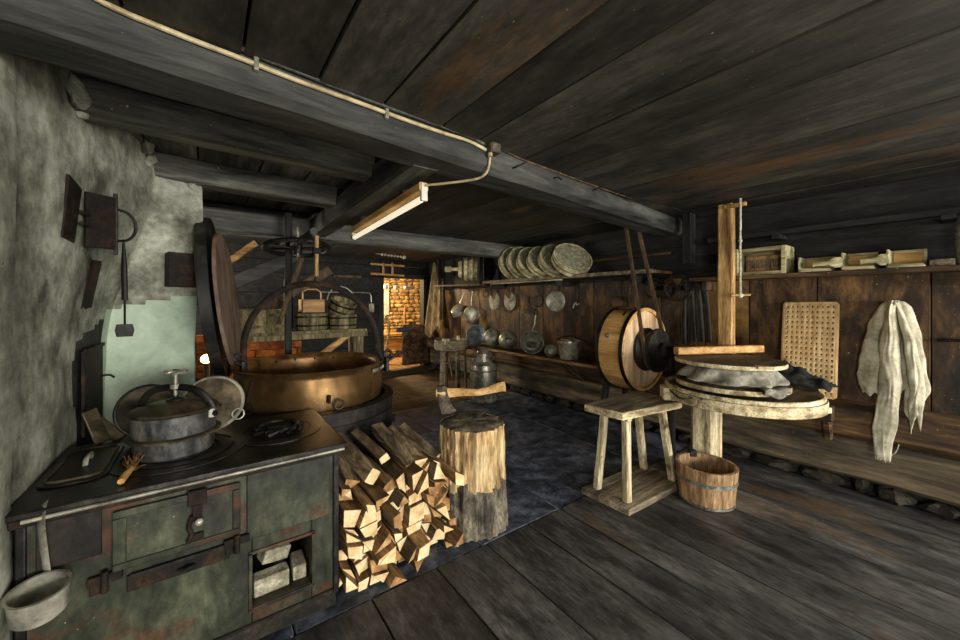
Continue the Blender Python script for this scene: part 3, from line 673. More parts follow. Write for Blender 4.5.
h0 = onwall(2.42, 1.84, .02)
mb = MB()
for z in (1.80, 1.85): mb.cyl(h0 + V(0, -.05, z - 1.84), h0 + V(.01, .03, z - 1.84), .008, n=8)
child(mb, 'hinge_pin', M_rust, sd)
# open door leaf facing the room
dl = MB(); a = onwall(2.46, 1.83, .012); e = a + V(.092, .07, 0)
nrm = V(-.07, .092, 0).normalized() * .008
dl.hexa([a + V(0, 0, -.125) - nrm, e + V(0, 0, -.125) - nrm, e + V(0, 0, -.125) + nrm, a + V(0, 0, -.125) + nrm], [a + V(0, 0, .13) - nrm, e + V(0, 0, .13) - nrm, e + V(0, 0, .13) + nrm, a + V(0, 0, .13) + nrm])
lf = child(dl, 'door_leaf', M_rust, sd, bevel=.003)
mb = MB(); mb.box(e - V(.008, .008, .15), e + V(.008, .008, .15)); child(mb, 'leaf_edge', M_iron, lf, bevel=.002)
mb = MB(); dr = (e - a).normalized()
mb.tube([e + V(0, 0, .075), e + dr * .05 + V(0, 0, .07), e + dr * .085 + V(0, 0, .03), e + dr * .085 + V(0, 0, -.03), e + dr * .05 + V(0, 0, -.075), e + V(0, 0, -.08)], .007, 8, smooth=2); child(mb, 'loop_handle', M_iron, lf)
pk = root('hanging_poker', e + dr * .035 + V(0, 0, -.42), 'long thin iron flue scraper with a square blade hanging from the soot door', 'poker')
hp = e + dr * .035 + V(0, -.012, -.09)
child(MB().tube([hp, hp + V(.002, 0, -.12), hp + V(.004, 0, -.28)], [.006, .012, .012], 8).tube([hp + V(.004, 0, -.28), hp + V(.004, 0, -.40)], .005, 6), 'rod', M_iron, pk)
child(MB().torus(hp + V(0, 0, .008), .012, .003, (1, 0, 0), 14, 6), 'hanging_eye', M_iron, pk)
bl = hp + V(.004, 0, -.40); child(MB().prism([(-.03, 0), (.03, 0), (.036, -.03), (.03, -.062), (-.03, -.062), (-.036, -.03)], .006, Matrix.Translation(bl) @ Matrix.Rotation(R(90), 4, 'X')), 'blade', M_iron, pk, bevel=.003)
wallplate('rusty_plate', 2.64, 2.80, 1.42, 1.665, .008, M_rust, 'ragged rusty iron plate on the plaster below the soot door', 'metal plate', .02)
q = [at(x, y, Y=3.25) for x, y in ((163, 252), (195, 251), (195, 288), (163, 284))]
mb = MB(); mb.box((-.22, 3.14, 1.552), (-.03, 3.30, 1.775), (0, 0, R(12))); tag(build(mb, 'flue_cover', M_rust, None, .004), 'square rusty flue cover high on the corner of the green wall', 'metal plate')

# ---------------- leaning round lids at the end of the plaster wall
def bigdisc(name, c, r, nrm, th, m, rimm, label):
    c = Vector(c); M = Matrix.Translation(c) @ Vector(nrm).to_track_quat('Z', 'Y').to_matrix().to_4x4()
    rt = root(name, c - V(0, 0, r), label, 'lid', 'big round kettle lids')
    child(MB().lathe([(r, -th / 2), (r, th / 2), (.001, th / 2)], 64, M).lathe([(r, -th / 2), (.001, -th / 2)], 64, M), 'board', m, rt, bevel=.003)
    if rimm:
        child(MB().lathe([(r + .010, -.035), (r + .010, .035), (r - .006, .035), (r - .006, -.035)], 64, M, closed=True), 'rim', rimm, rt, bevel=.003)
    return rt
bigdisc('round_kettle_lid', (.055, 3.60, 1.47), .62, (.993, -.11, .10), .025, M_leds, M_leds, 'huge blackened round wooden lid with a deep rim leaning on the plaster wall end')
bigdisc('round_kettle_lid', (.135, 3.45, 1.45), .52, (.98, -.155, .11), .022, M_ant, None, 'smaller brown round wooden lid leaning in front of the blackened lid')

# ---------------- furnace and copper kettle
KC = V(.645, 3.03, 0)
fu = root('kettle_furnace', KC, 'dark round iron furnace mantle under the copper kettle behind the range', 'furnace')
Tk = Matrix.Translation(KC)
child(MB().lathe([(.585, 0), (.585, .70), (.595, .705), (.595, .745), (.53, .748), (.53, .70), (.54, .0)], 72, Tk), 'mantle', M_furn, fu)
child(MB().box((-.06, 2.535, 0), (.50, 2.72, .74)), 'hearth_link', M_furn, fu, bevel=.005)
for z in (.30, .55):
    mb = MB(); mb.box(KC + V(.50, -.325, z - .02), KC + V(.53, -.29, z + .03), (0, 0, R(-30))); child(mb, 'door_hinge', M_iron, fu, bevel=.003)
mb = MB()
a0 = R(-68)
for k in range(9):
    pass
mb.lathe([(.588, .18), (.596, .18), (.596, .66), (.588, .66)], 12, Tk, a0=R(-100), a1=R(-36), closed=True); child(mb, 'furnace_door', M_furn, fu)
for k in range(9):
    a = R(-74 + k * 8); child(MB().ball(KC + V(.597 * math.cos(a), .597 * math.sin(a), .725), .006, 6), 'rivet', M_iron, fu)
ke = root('copper_kettle', KC + V(0, 0, .5), 'huge round copper cheese kettle with an iron hoop handle on its furnace', 'kettle')
outer = [(.001, .45), (.25, .47), (.42, .56), (.49, .68), (.503, .76), (.508, .86), (.50, .95), (.503, .975), (.522, .992), (.526, 1.0), (.518, 1.004)]
inner = [(.5, .985), (.49, .95), (.497, .86), (.492, .76), (.478, .69), (.41, .575), (.24, .485), (.001, .465)]
mb = MB(); mb.lathe(outer, 72, Tk); n0 = 0
mb.mi = 1; mb.lathe([outer[-1]] + inner, 72, Tk); child(mb, 'bowl', [M_copper, M_copin], ke, ang=50)
for k in range(9):
    a = R(40 + k * 18); child(MB().ball(KC + V(.492 * math.cos(a), .492 * math.sin(a), .955), .009, 8), 'rivet', M_copper, ke)
mb = MB(); hw = .505
hu = V(math.cos(R(-25)), math.sin(R(-25)), 0)
pts = [KC + hu * -.47 + V(0, 0, .93), KC + hu * -.475 + V(0, 0, 1.06)] + [KC + hu * (-.475 * math.cos(t)) + V(0, 0, 1.10 + .49 * math.sin(t)) for t in [math.pi * k / 24 for k in range(1, 24)]] + [KC + hu * .485 + V(0, 0, 1.06), KC + hu * .53 + V(0, 0, .97)]
mb.tube(pts, (.013, .024), 10, flat=(.42, .9, 0)); child(mb, 'hoop_handle', M_rust, ke)
for s, nm in ((-1, 'left'), (1, 'right')):
    mb = MB(); p = KC + hu * (s * (.535 if s > 0 else .478)) + V(0, 0, .97)
    mb.box(p - V(.012, .05, .06), p + V(.012, .05, .05)); mb.torus(p + V(s * .02, 0, .07), .03, .011, (0, 1, 0), 18, 8); mb.tube([p + V(0, -.03, .02), p + V(s * .06, -.04, .05), p + V(s * .09, -.04, .09), p + V(s * .12, -.04, .075)], .011, 8, smooth=1)
    child(mb, 'handle_bracket', M_iron, ke, bevel=.003)
mb = MB()
for k in range(5): a = R(-50 + k * 7); mb.box(KC + V(.52 * math.cos(a), .52 * math.sin(a), .955) - V(.025, .006, .012), KC + V(.52 * math.cos(a), .52 * math.sin(a), .955) + V(.025, .006, .012), (0, 0, a + R(90)))
child(mb, 'rim_patch', M_tin, ke, bevel=.003)
a = R(-88); p = KC + V(.512 * math.cos(a), .512 * math.sin(a), .80)
mb = MB(); mb.tube([p + V(-.03, -.004, .0), p + V(-.03, -.012, .05)], .012, 8); mb.torus(p + V(.03, -.02, -.015), .03, .006, (.1, 1, 0), 20, 6)
child(mb, 'tipping_ring', M_iron, ke)
a = R(200); p = KC + V(.512 * math.cos(a), .512 * math.sin(a), .80)
a = R(215); p = KC + V(.53 * math.cos(a), .53 * math.sin(a), .86)
mb = MB(); mb.torus(p + V(-.01, -.02, -.07), .035, .005, (.3, 1, .1), 20, 6); mb.tube([p + V(.02, .0, .09), p + V(0, -.01, .02), p + V(-.01, -.02, -.04)], .005, 6, smooth=1); child(mb, 'side_ring', M_iron, ke)

# hook rod and crane wheel above the kettle
hr = root('kettle_hook_rod', KC + V(0, 0, 1.60), 'rusty adjustable hook rod holding the kettle hoop from the crane', 'hook')
hb = KC + V(.03, 0, 1.625)
child(MB().tube([hb + V(0, 0, .33), hb + V(0, 0, .02)], .014, 8), 'rod', M_honeyz, hr)
child(MB().box(hb + V(-.028, -.022, .19), hb + V(.028, .022, .235)), 'collar', M_rust, hr, bevel=.004)
child(MB().tube([hb + V(0, 0, .03), hb + V(-.02, .0, -.03), hb + V(.0, 0, -.062), hb + V(.03, .0, -.03)], .009, 8, smooth=2), 'hook', M_rust, hr)
cr = root('crane_beam', (.6, 3.9, 0), 'dark upright crane post with a flat iron wheel behind the copper kettle', 'crane')
child(MB().beam((.63, 3.98, .75), (.63, 3.98, 2.3), .06, .06, 8, .004, .01, up=(1, 0, 0)), 'post', M_darkz, cr)
wc = V(.68, 3.80, 1.95)
mb = MB(); mb.torus(wc, .27, .022, (.0, .15, 1), 44, 8)
for k in range(3): a = k * 1.047 + .3; d = V(math.cos(a), math.sin(a), 0) * .26; mb.tube([wc - d, wc + d], .012, 6)
mb.cyl(wc - V(0, 0, .05), wc + V(0, 0, .06), .04)
child(mb, 'wheel', M_iron, cr)
child(MB().cyl(wc + V(0, 0, -.1), wc + V(0, 0, .20), .014), 'spindle', M_tin, cr)
child(MB().beam((.66, 3.98, 1.99), (.66, 3.06, 1.99), .05, .06, 8, .003), 'arm', M_beamy, cr)
child(MB().beam((.55, 3.95, 1.25), (.70, 3.72, 1.86), .04, .05, 6, .003), 'brace', M_belt, cr)

# ---------------- shelf of wooden tubs behind the kettle
sf = root('tub_shelf', (.6, 4.75, 0), 'mossy timber shelf standing on posts behind the copper kettle', 'shelf')
s0, s1 = .02, 1.60
child(MB().box((s0, 4.55, 1.085), (s1, 4.95, 1.125)), 'shelf_board', M_oldtub, sf, bevel=.005)
child(MB().box((s0, 4.535, 1.03), (s1, 4.56, 1.09)), 'front_rail', M_oldtub, sf, bevel=.005)
for x, y, zt in ((.06, 4.62, 2.06), (1.52, 4.60, 1.085), (.06, 4.9, 1.085), (1.52, 4.9, 1.085)): child(MB().box((x - .04, y - .035, 0), (x + .04, y + .035, zt)), 'leg', M_oldtub, sf, bevel=.005)
child(MB().beam((.9, 4.62, .70), (1.40, 4.62, 1.06), .05, .07, 6, .003), 'brace', M_honeyx, sf)
def staved(name, c, r0, r1, h, label, cat, bands, m=M_oldtub, mi=M_tubin, band=M_band, n=18, group=None, rot=None, thick=.02, stretch=(1, 1), handle=None):
    c = Vector(c); T = Matrix.Translation(c) @ (Euler(rot).to_matrix().to_4x4() if rot else Matrix())
    rt = root(name, c, label, cat, group)
    mb = MB()
    for k in range(n):
        a0, a1 = k * math.tau / n, (k + 1) * math.tau / n - .006
        am = [a0, (a0 + a1) / 2, a1]
        ob = [T @ V(math.cos(a) * r0 * stretch[0], math.sin(a) * r0 * stretch[1], 0) for a in am]; ot = [T @ V(math.cos(a) * r1 * stretch[0], math.sin(a) * r1 * stretch[1], h) for a in am]
        ib = [T @ V(math.cos(a) * (r0 - thick) * stretch[0], math.sin(a) * (r0 - thick) * stretch[1], 0) for a in am]; it = [T @ V(math.cos(a) * (r1 - thick) * stretch[0], math.sin(a) * (r1 - thick) * stretch[1], h) for a in am]
        vs = [mb.bm.verts.new(p) for p in ob + ot + ib + it]
        for q in ((0, 1, 4, 3), (1, 2, 5, 4), (7, 6, 9, 10), (8, 7, 10, 11), (3, 4, 10, 9), (4, 5, 11, 10), (1, 0, 6, 7), (2, 1, 7, 8), (0, 3, 9, 6), (5, 2, 8, 11)):
            mb.bm.faces.new([vs[i] for i in q])
    child(mb, 'staves', m, rt)
    child(MB().lathe([(r0 - thick * .6, .02), (.001, .02)], 32, T @ Matrix.Diagonal((stretch[0], stretch[1], 1, 1))), 'bottom', mi, rt)
    for z, wd in bands:
        r = r0 + (r1 - r0) * z / h + .003; r2 = r0 + (r1 - r0) * (z + wd) / h + .003
        child(MB().lathe([(r - .002, z), (r + .003, z), (r2 + .003, z + wd), (r2 - .002, z + wd)], 40, T @ Matrix.Diagonal((stretch[0], stretch[1], 1, 1)), closed=True), 'hoop', band, rt)
    return rt
staved('wash_tub', (.45, 4.76, 1.127), .30, .32, .24, 'widest mossy wooden tub at the left end of the tub shelf', 'tub', [(.05, .03), (.17, .03)], band=M_oldtub, group='wooden tubs behind the kettle')
staved('wooden_pail', (1.0, 4.74, 1.127), .165, .175, .19, 'straight wooden pail under the small box on the tub shelf', 'bucket', [(.04, .02), (.14, .02)], band=M_iron, group='wooden tubs behind the kettle')
p = staved('wooden_pail', (1.36, 4.76, 1.127), .16, .17, .17, 'lower wooden pail at the right end of the tub shelf', 'bucket', [(.03, .02), (.12, .02)], band=M_iron, group='wooden tubs behind the kettle')
p = staved('wooden_pail', (1.33, 4.75, 1.32), .15, .16, .16, 'tipped wooden pail with a bail handle on top of another pail', 'bucket', [(.03, .02), (.11, .02)], band=M_iron, group='wooden tubs behind the kettle', rot=(R(20), R(15), 0))
child(MB().tube([V(1.33 + .16 * math.cos(t), 4.72, 1.47 + .17 * math.sin(t)) for t in [math.pi * k / 12 for k in range(13)]], .008, 6), 'bail', M_tin, p)
bx = root('small_wooden_box', (1.0, 4.72, 1.322), 'small honey-coloured wooden box on top of the straight pail', 'box')
mb = MB(); x0, x1, y0, y1, z0, z1 = .87, 1.13, 4.63, 4.82, 1.322, 1.48
mb.box((x0, y0, z0), (x1, y0 + .015, z1)); mb.box((x0, y1 - .015, z0), (x1, y1, z1)); mb.box((x0, y0, z0), (x0 + .015, y1, z1)); mb.box((x1 - .015, y0, z0), (x1, y1, z1)); mb.box((x0, y0, z0), (x1, y1, z0 + .012)); child(mb, 'box_sides', M_honeyx, bx, bevel=.003)
child(MB().tube([(.9, 4.725, 1.47), (.9, 4.725, 1.6), (1.1, 4.725, 1.6), (1.1, 4.725, 1.47)], .009, 6, smooth=1), 'handle', M_honeyx, bx)

# staircase timbers in the dark behind
def timber(name, p0, p1, w_, h_, m, label, cat='timber', group=None, parent=None):
    o = build(MB().beam(p0, p1, w_, h_, 10, .005, .008), name, m, parent)
    return tag(o, label, cat, group) if label else o
sw_ = root('steep_stair', (.7, 5.1, 0), 'dark steep stair of sloping timbers behind the crane post and tub shelf', 'stair')
timber('string', at(120, 332, Y=5.0), at(318, 246, Y=5.0), .07, .15, M_beam, None, parent=sw_)
timber('string', at(250, 318, Y=5.45), at(330, 270, Y=5.45), .06, .12, M_belt, None, parent=sw_)
child(MB().beam((.78, 5.0, 0), (.78, 5.0, 1.72), .07, .07, 6, .003, up=(1, 0, 0)), 'post', M_darkz, sw_)
ps_ = at(290, 294, Y=5.45); child(MB().beam((ps_.x, 5.45, 0), (ps_.x, 5.45, ps_.z), .07, .07, 6, .003, up=(1, 0, 0)), 'post', M_darkz, sw_)
timber('roof_strut', at(228, 262, Y=4.75), at(256, 243, Y=4.75), .06, .07, M_honeyx, 'pale lit diagonal strut high beside the leaning lids')
timber('sloping_post', at(388, 252, Y=6.0), at(318, 300, Y=5.6), .08, .16, M_beam, 'dark sloping timber right of the hook rod') if False else None
wr = timber('wall_rack_bar', at(334, 276, Y=7.3), at(361, 277, Y=7.3), .06, .05, M_belt, 'short brown rack bar high on the dark back wall', 'rack')

# ---------------- firewood
def logmesh(poly, y0, y1, yaw, pitch, m, cap):
    """poly in the X-Z plane; the front cut end faces -Y"""
    c = V(sum(p[0] for p in poly) / len(poly), (y0 + y1) / 2, sum(p[1] for p in poly) / len(poly))
    mb = MB(); n = len(poly); segs = 4; rings = []
    Mr = Euler((pitch, 0, yaw)).to_matrix()
    for k in range(segs + 1):
        y = y0 + (y1 - y0) * k / segs; ring = []
        for (x, z) in poly:
            p = V(x, y, z); j = noise.noise_vector(V(x * 7, y * 9, z * 7)) * .007; j.y = j.y if k in (0, segs) else 0
            ring.append(mb.bm.verts.new(Mr @ (p + j - c) + c))
        rings.append(ring)
    for k in range(segs):
        for i in range(n):
            f = mb.bm.faces.new((rings[k][i], rings[k][(i + 1) % n], rings[k + 1][(i + 1) % n], rings[k + 1][i]))
            f.material_index = 1 if i == 0 else 0
    for ring in (rings[0][::-1], rings[-1]):
        f = mb.bm.faces.new(ring); f.material_index = 2
    o = build(mb, 'split_log', [M_cuty, M_bark, M_cut if rl.random() < .68 else M_cutb], None, .003)
    return o
rl = random.Random(21)
LOGS = 'firewood split and piled beside the range'
def shrink(poly, k):
    cx = sum(p[0] for p in poly) / len(poly); cz = sum(p[1] for p in poly) / len(poly); out = []
    for x, z in poly:
        d = math.hypot(x - cx, z - cz); f = max(.2, 1 - k / d); out.append((cx + (x - cx) * f, cz + (z - cz) * f))
    return out
def pack(x0, x1, z0, top, nx, nz, yf, ln, jx, label, ragged, seed):
    rl.seed(seed)
    G = {}
    for i in range(nx + 1):
        for j in range(nz + 1):
            x = x0 + (x1 - x0) * i / nx; tz = top(x); z = z0 + (tz - z0) * j / nz
            dx = (x1 - x0) / nx; dz = (tz - z0) / nz
            G[i, j] = (x + (rl.uniform(-.3, .3) * dx if 0 < i < nx else 0), z + (rl.uniform(-.3, .3) * dz if 0 < j < nz else (rl.uniform(-.35, .2) * dz if j else 0)))
    for i in range(nx):
        for j in range(nz):
            q = [G[i, j], G[i + 1, j], G[i + 1, j + 1], G[i, j + 1]]
            r = rl.random()
            if r < .30: polys = [[q[0], q[1], q[2]], [q[0], q[2], q[3]]]
            elif r < .46: polys = [[q[0], q[1], q[3]], [q[1], q[2], q[3]]]
            else: polys = [q]
            for p in polys:
                f = rl.uniform(-ragged, ragged)
                k = rl.randrange(len(p)); p = p[k:] + p[:k]
                # round one flank a little like a bark side
                a, b = p[0], p[1]; mx, mz = (a[0] + b[0]) / 2, (a[1] + b[1]) / 2
                cx = sum(t[0] for t in p) / len(p); cz = sum(t[1] for t in p) / len(p)
                p = shrink(p, .007)
                o = logmesh(p, yf + f, yf + f + ln + rl.uniform(-.04, .04), rl.uniform(-jx, jx), rl.uniform(-jx, jx) * .6, None, None)
                tag(o, label, 'firewood', LOGS)
pack(.535, 1.19, .005, lambda x: .50 - .04 * math.sin((x - .5) * 9) - max(0, x - .95) * .2, 9, 7, 1.875, .35, .055, 'split firewood log with a pale cut end in the pile beside the range', .10, 21)
# loose logs thrown across the top of the pile
tops = [((.60, 1.97, .50), (.60, 2.34, .60), .05), ((.72, 1.96, .51), (.64, 2.32, .62), .055), ((.82, 2.05, .55), (.76, 2.38, .62), .045), ((.93, 1.95, .51), (.84, 2.25, .68), .055), ((1.03, 1.97, .48), (.95, 2.30, .62), .045), ((1.14, 1.95, .45), (1.00, 2.28, .58), .045), ((1.18, 2.08, .45), (1.06, 2.36, .60), .04), ((.565, 1.93, .485), (.54, 2.2, .56), .035)]
nl = ['left-hand dark', 'long brown', 'short grey', 'tallest upright', 'stout brown', 'slim grey', 'thin rearmost', 'narrow pale']
for (a, b, r), nm in zip(tops, nl):
    a, b = Vector(a), Vector(b); mb = MB(); t = (b - a); M = Matrix.Translation(a) @ t.to_track_quat('Z', 'Y').to_matrix().to_4x4()
    n = rl.choice([3, 4, 4]); ph = rl.uniform(0, 6); poly = [(math.cos(ph + k * math.tau / n) * r * rl.uniform(.8, 1.15), math.sin(ph + k * math.tau / n) * r * rl.uniform(.7, 1.1)) for k in range(n)]
    pts = []
    for k in range(n):
        p0_, p1_ = poly[k], poly[(k + 1) % n]; pts += [p0_, ((p0_[0] + p1_[0]) / 2 * 1.06, (p0_[1] + p1_[1]) / 2 * 1.06)]
    mb.mi = 1; mb.prism(pts, t.length, M, mi_cap=2)
    tag(build(mb, 'split_log', [M_cuty, M_bark, M_cut if len(pts) > 6 else M_cutb], None, .003), 'loose bark-covered log lying slanted on top of the woodpile', 'firewood', LOGS)

# ---------------- chopping block with axe
BC = V(1.42, 2.03, 0)
cb = root('chopping_block', BC, 'tall tree-trunk chopping block with an axe stuck in its top', 'chopping block')
Tb = Matrix.Translation(BC)
def trunk(z0, z1, r0, r1, amp, nz, lean=0):
    mb = MB(); n = 110; rows = []
    for k in range(nz + 1):
        z = z0 + (z1 - z0) * k / nz; r = r0 + (r1 - r0) * k / nz; row = []
        for i in range(n):
            a = i * math.tau / n; q = V(math.cos(a), math.sin(a), 0)
            rr_ = r + amp * noise.noise(V(q.x * 6, q.y * 6, z * 1.3)) + amp * .6 * noise.noise(V(q.x * 16, q.y * 16, z * 3)) + amp * .35 * noise.noise(V(q.x * 36, q.y * 36, z * 14))
            row.append(mb.bm.verts.new(BC + q * rr_ + V(0, 0, z)))
        rows.append(row)
    for k in range(nz):
        for i in range(n): mb.bm.faces.new((rows[k][i], rows[k][(i + 1) % n], rows[k + 1][(i + 1) % n], rows[k + 1][i]))
    return mb, rows
mb, rows = trunk(0, .655, .222, .206, .022, 60)
for f in mb.bm.faces:
    c = f.calc_center_median(); a = c - BC; an = math.atan2(a.y, a.x)
    if c.z < .30 + .13 * noise.noise(V(math.cos(an) * 2.2, math.sin(an) * 2.2, 3)) + .05 * noise.noise(V(c.x * 22, c.y * 22, c.z * 16)): f.material_index = 1
child(mb, 'trunk', [M_block, M_blkbark], cb, ang=70)
mb = MB(); n = 72
ctr = mb.bm.verts.new(BC + V(0, 0, .662)); rg = []
for rr_ in (.06, .12, .17, .205):
    row = []
    for i in range(n):
        a = i * math.tau / n; q = V(math.cos(a), math.sin(a), 0); z = .662 + .006 * noise.noise(V(q.x * rr_ * 30, q.y * rr_ * 30, 2)) - (.012 if rr_ > .2 else 0)
        e = (.014 * noise.noise(V(q.x * 6, q.y * 6, .655 * 1.3)) if rr_ > .2 else 0)
        row.append(mb.bm.verts.new(BC + q * (rr_ + e) + V(0, 0, z)))
    rg.append(row)
for i in range(n):
    mb.bm.faces.new((ctr, rg[0][i], rg[0][(i + 1) % n]))
    for k in range(3): mb.bm.faces.new((rg[k][i], rg[k + 1][i], rg[k + 1][(i + 1) % n], rg[k][(i + 1) % n]))
child(mb, 'cut_top', M_blktop, cb, ang=70)
M_axe = mat('brown_steel', [(58, 48, 40), (96, 84, 72), (134, 122, 106)], (1, 1, 1), 12, rough=.45, metal=.5, bump=.15, stain=.35, sscale=8)
M_haft = wood('pale_axe_haft', [(150, 108, 60), (208, 164, 104), (236, 202, 146)], 'X', 16, grain=.2, stain=.25, sscale=6, rough=.5)
# axe: edge in the block, handle level to the right
ax = root('axe', BC + V(-.13, .06, .655), 'axe with a curved pale wooden handle stuck in the chopping block', 'axe')
A = at(444, 395, D=2.46); 
def cp(x, z, y=0): return A + RGT * x + V(0, 0, z) + FWD * y          # axe lies across the view direction
head = [(-.045, .06), (.015, .062), (.03, .0), (.055, -.075), (.085, -.105), (.035, -.125), (-.015, -.13), (-.028, -.07), (-.042, .0)]
mb = MB(); n = len(head); F = [mb.bm.verts.new(cp(x, z, -.018 if z > -.06 else -.005)) for x, z in head]; B = [mb.bm.verts.new(cp(x, z, .018 if z > -.06 else .005)) for x, z in head]
mb.bm.faces.new(F); mb.bm.faces.new(B[::-1])
for i in range(n): mb.bm.faces.new((F[i], F[(i + 1) % n], B[(i + 1) % n], B[i]))
child(mb, 'axe_head', M_axe, ax, bevel=.003)
child(MB().tube([cp(-.05, .018), cp(.04, .014), cp(.12, .018), cp(.22, .016), cp(.30, .032), cp(.365, .052), cp(.405, .056)], [(.017, .03), (.017, .031), (.016, .026), (.015, .023), (.015, .024), (.018, .031), (.02, .034)], 12, smooth=0, flat=FWD), 'axe_handle', M_haft, ax)

# ------------------------------------------------------------------ right-hand side
# stool on its board
sb = root('base_board', (2.67, 1.63, 0), 'thick worn plank on the floor under the tall stool', 'plank')
child(MB().hexa([(2.285, 1.83, 0), (2.30, 1.44, 0), (3.06, 1.41, 0), (3.07, 1.80, 0)], [(2.285, 1.83, .045), (2.30, 1.44, .045), (3.06, 1.41, .045), (3.07, 1.80, .045)]), 'plank', M_seat, sb, bevel=.006)
sl = root('tall_stool', (2.63, 1.63, .05), 'tall four-legged stool with a pale thick seat beside the round table', 'stool')
q = [(2.27, 1.79), (2.297, 1.485), (2.945, 1.395), (2.985, 1.80)]
mb = MB(); mb.hexa([(x, y, .635) for x, y in q], [(x, y, .688) for x, y in q]); child(mb, 'seat', M_scrub, sl, bevel=.007)
mb = MB(); g = [(x + (2.63 - x) * .02, y + (1.62 - y) * .04) for x, y in q]; mb.hexa([(x, y, .686) for x, y in g], [(x, y, .6905) for x, y in g]); child(mb, 'worn_seat_face', M_seat, sl)
for (bx_, by_), (tx, ty) in (((2.38, 1.755), (2.42, 1.715)), ((2.386, 1.51), (2.43, 1.545)), ((2.985, 1.735), (2.83, 1.70)), ((2.97, 1.485), (2.82, 1.495))):
    child(MB().beam((bx_, by_, .046), (tx, ty, .64), .052, .052, 8, .003, .008, up=(1, 0, 0)), 'leg', M_scrubz, sl)
mb = MB(); mb.box((2.40, 1.51, .60), (2.45, 1.74, .637)); child(mb, 'seat_batten', M_scrub, sl, bevel=.004)
mb = MB(); mb.box((2.80, 1.47, .60), (2.85, 1.73, .637)); child(mb, 'seat_batten', M_scrub, sl, bevel=.004)

# round pressing table
TC = V(3.245, 1.13, 0); TR = .505
tb = root('pressing_table', TC, 'round pale-edged pressing table on a post against the right wall', 'table')
arc = [(TC.x + TR * math.cos(R(a)), TC.y + TR * math.sin(R(a))) for a in range(75, 306, 6)]
poly = arc + [(3.86, .80), (3.86, 1.56)]
mb = MB(); mb.prism(poly, .075, Matrix.Translation((0, 0, .715)), mi_cap=1); child(mb, 'table_top', [M_scrub, M_tabtop], tb, bevel=.006)
rim = [V(x, y, .797) for x, y in [(TC.x + (TR - .022) * math.cos(R(a)), TC.y + (TR - .022) * math.sin(R(a))) for a in range(80, 300, 5)]]
child(MB().tube(rim, (.02, .013), 8, flat=(0, 0, 1)), 'raised_rim', M_scrub, tb)
sp = at(672, 396, Z=.74)
child(MB().box(V(2.83, 1.40, .70), V(2.98, 1.53, .795), (0, 0, R(38))), 'spout_block', M_scrub, tb, bevel=.008)
pth = [at(px, py, Z=.79) + V(-.03, -.03, -.005) for px, py in ((668, 388), (676, 394), (684, 397), (692, 393), (700, 397))]
child(MB().tube([p + V(0, 0, (-.012 if k % 2 else .0)) for k, p in enumerate(pth)], .007, 6, smooth=1), 'chain', M_iron, tb)
child(MB().beam((3.29, 1.37, 0), (3.29, 1.37, .71), .19, .17, 10, .006, .03, up=(1, 0, 0)), 'post', M_scrubz, tb)
child(MB().box((3.05, .78, .665), (3.60, .86, .707), (0, 0, R(-28))), 'batten', M_scrub, tb, bevel=.006)
child(MB().box((3.55, .66, .60), (3.64, .76, .706)), 'bracket_block', M_log, tb, bevel=.005)
child(MB().beam((3.60, .70, .63), (3.86, .74, .42), .06, .07, 6, .004), 'brace', M_log, tb)
# boards, cheese and cloth under the press
def round_board(name, c, r, th, label, m=(None, None), batten=True):
    c = Vector(c); rt = root(name, c, label, 'board', 'round press boards')
    mb = MB(); mb.prism([(r * math.cos(k * math.tau / 56), r * math.sin(k * math.tau / 56)) for k in range(56)], th, Matrix.Translation(c), mi_cap=1); child(mb, 'board', [M_scrub, M_tabtop], rt, bevel=.004)
    return rt
r1 = round_board('press_board', (3.225, 1.175, .815), .365, .035, 'lower round press board lying on the pressing table under wet cloth')
child(MB().box((3.0, .95, .797), (3.45, 1.02, .814), (0, 0, R(-30))), 'batten', M_scrub, r1, bevel=.003)
r2 = round_board('press_board', (3.22, 1.19, .985), .36, .03, 'upper round press board carrying the honey-coloured lever bar')
child(MB().box((2.97, .87, 1.0), (3.07, .93, 1.02), (0, 0, R(-45))), 'batten_end', M_scrub, r2, bevel=.004)
ch = root('cheese_hoop', (3.225, 1.18, .852), 'wrapped round cheese form squeezed between the two press boards', 'cheese form')
child(MB().lathe([(.25, 0), (.255, .05), (.25, .13), (.001, .13)], 40, Matrix.Translation((3.225, 1.18, .852)), jitter=.01), 'hoop', M_form, ch)
cc = V(3.225, 1.18, 0)
def skirt(u, v):
    a = u * math.tau; rr_ = .265 + .07 * v + .025 * math.sin(a * 9 + v * 2) * (.3 + v) + .02 * noise.noise(V(math.cos(a) * 3, math.sin(a) * 3, v * 2)); 
    rr_ = min(rr_, .356)
    z = .972 - .10 * v ** .7 + .008 * noise.noise(V(math.cos(a) * 6, math.sin(a) * 6, v * 4))
    return cc + V(math.cos(a) * rr_, math.sin(a) * rr_, max(z, .858))
child(MB().grid(skirt, 110, 10), 'cheesecloth', M_wet, ch, solid=.004)
def flap(u, v):
    a = R(228 + 34 * u); rr_ = .358 + .045 * min(1, v * 3) + .012 * math.sin(u * 9 + v * 3)
    z = .872 - .075 * max(0, v - .25) * (1 - .8 * abs(u - .4)) + .008 * math.sin(u * 11)
    return cc + V(math.cos(a) * rr_, math.sin(a) * rr_, z)
child(MB().grid(flap, 18, 10), 'cloth_corner', M_wet, ch, solid=.004)
tag(build(MB().beam((3.09, 1.515, 1.052), (3.80, 1.15, 1.055), .06, .06, 10, .002, .008), 'lever_bar', M_honeyx), 'straight honey-coloured lever bar lying across the upper press board', 'bar')
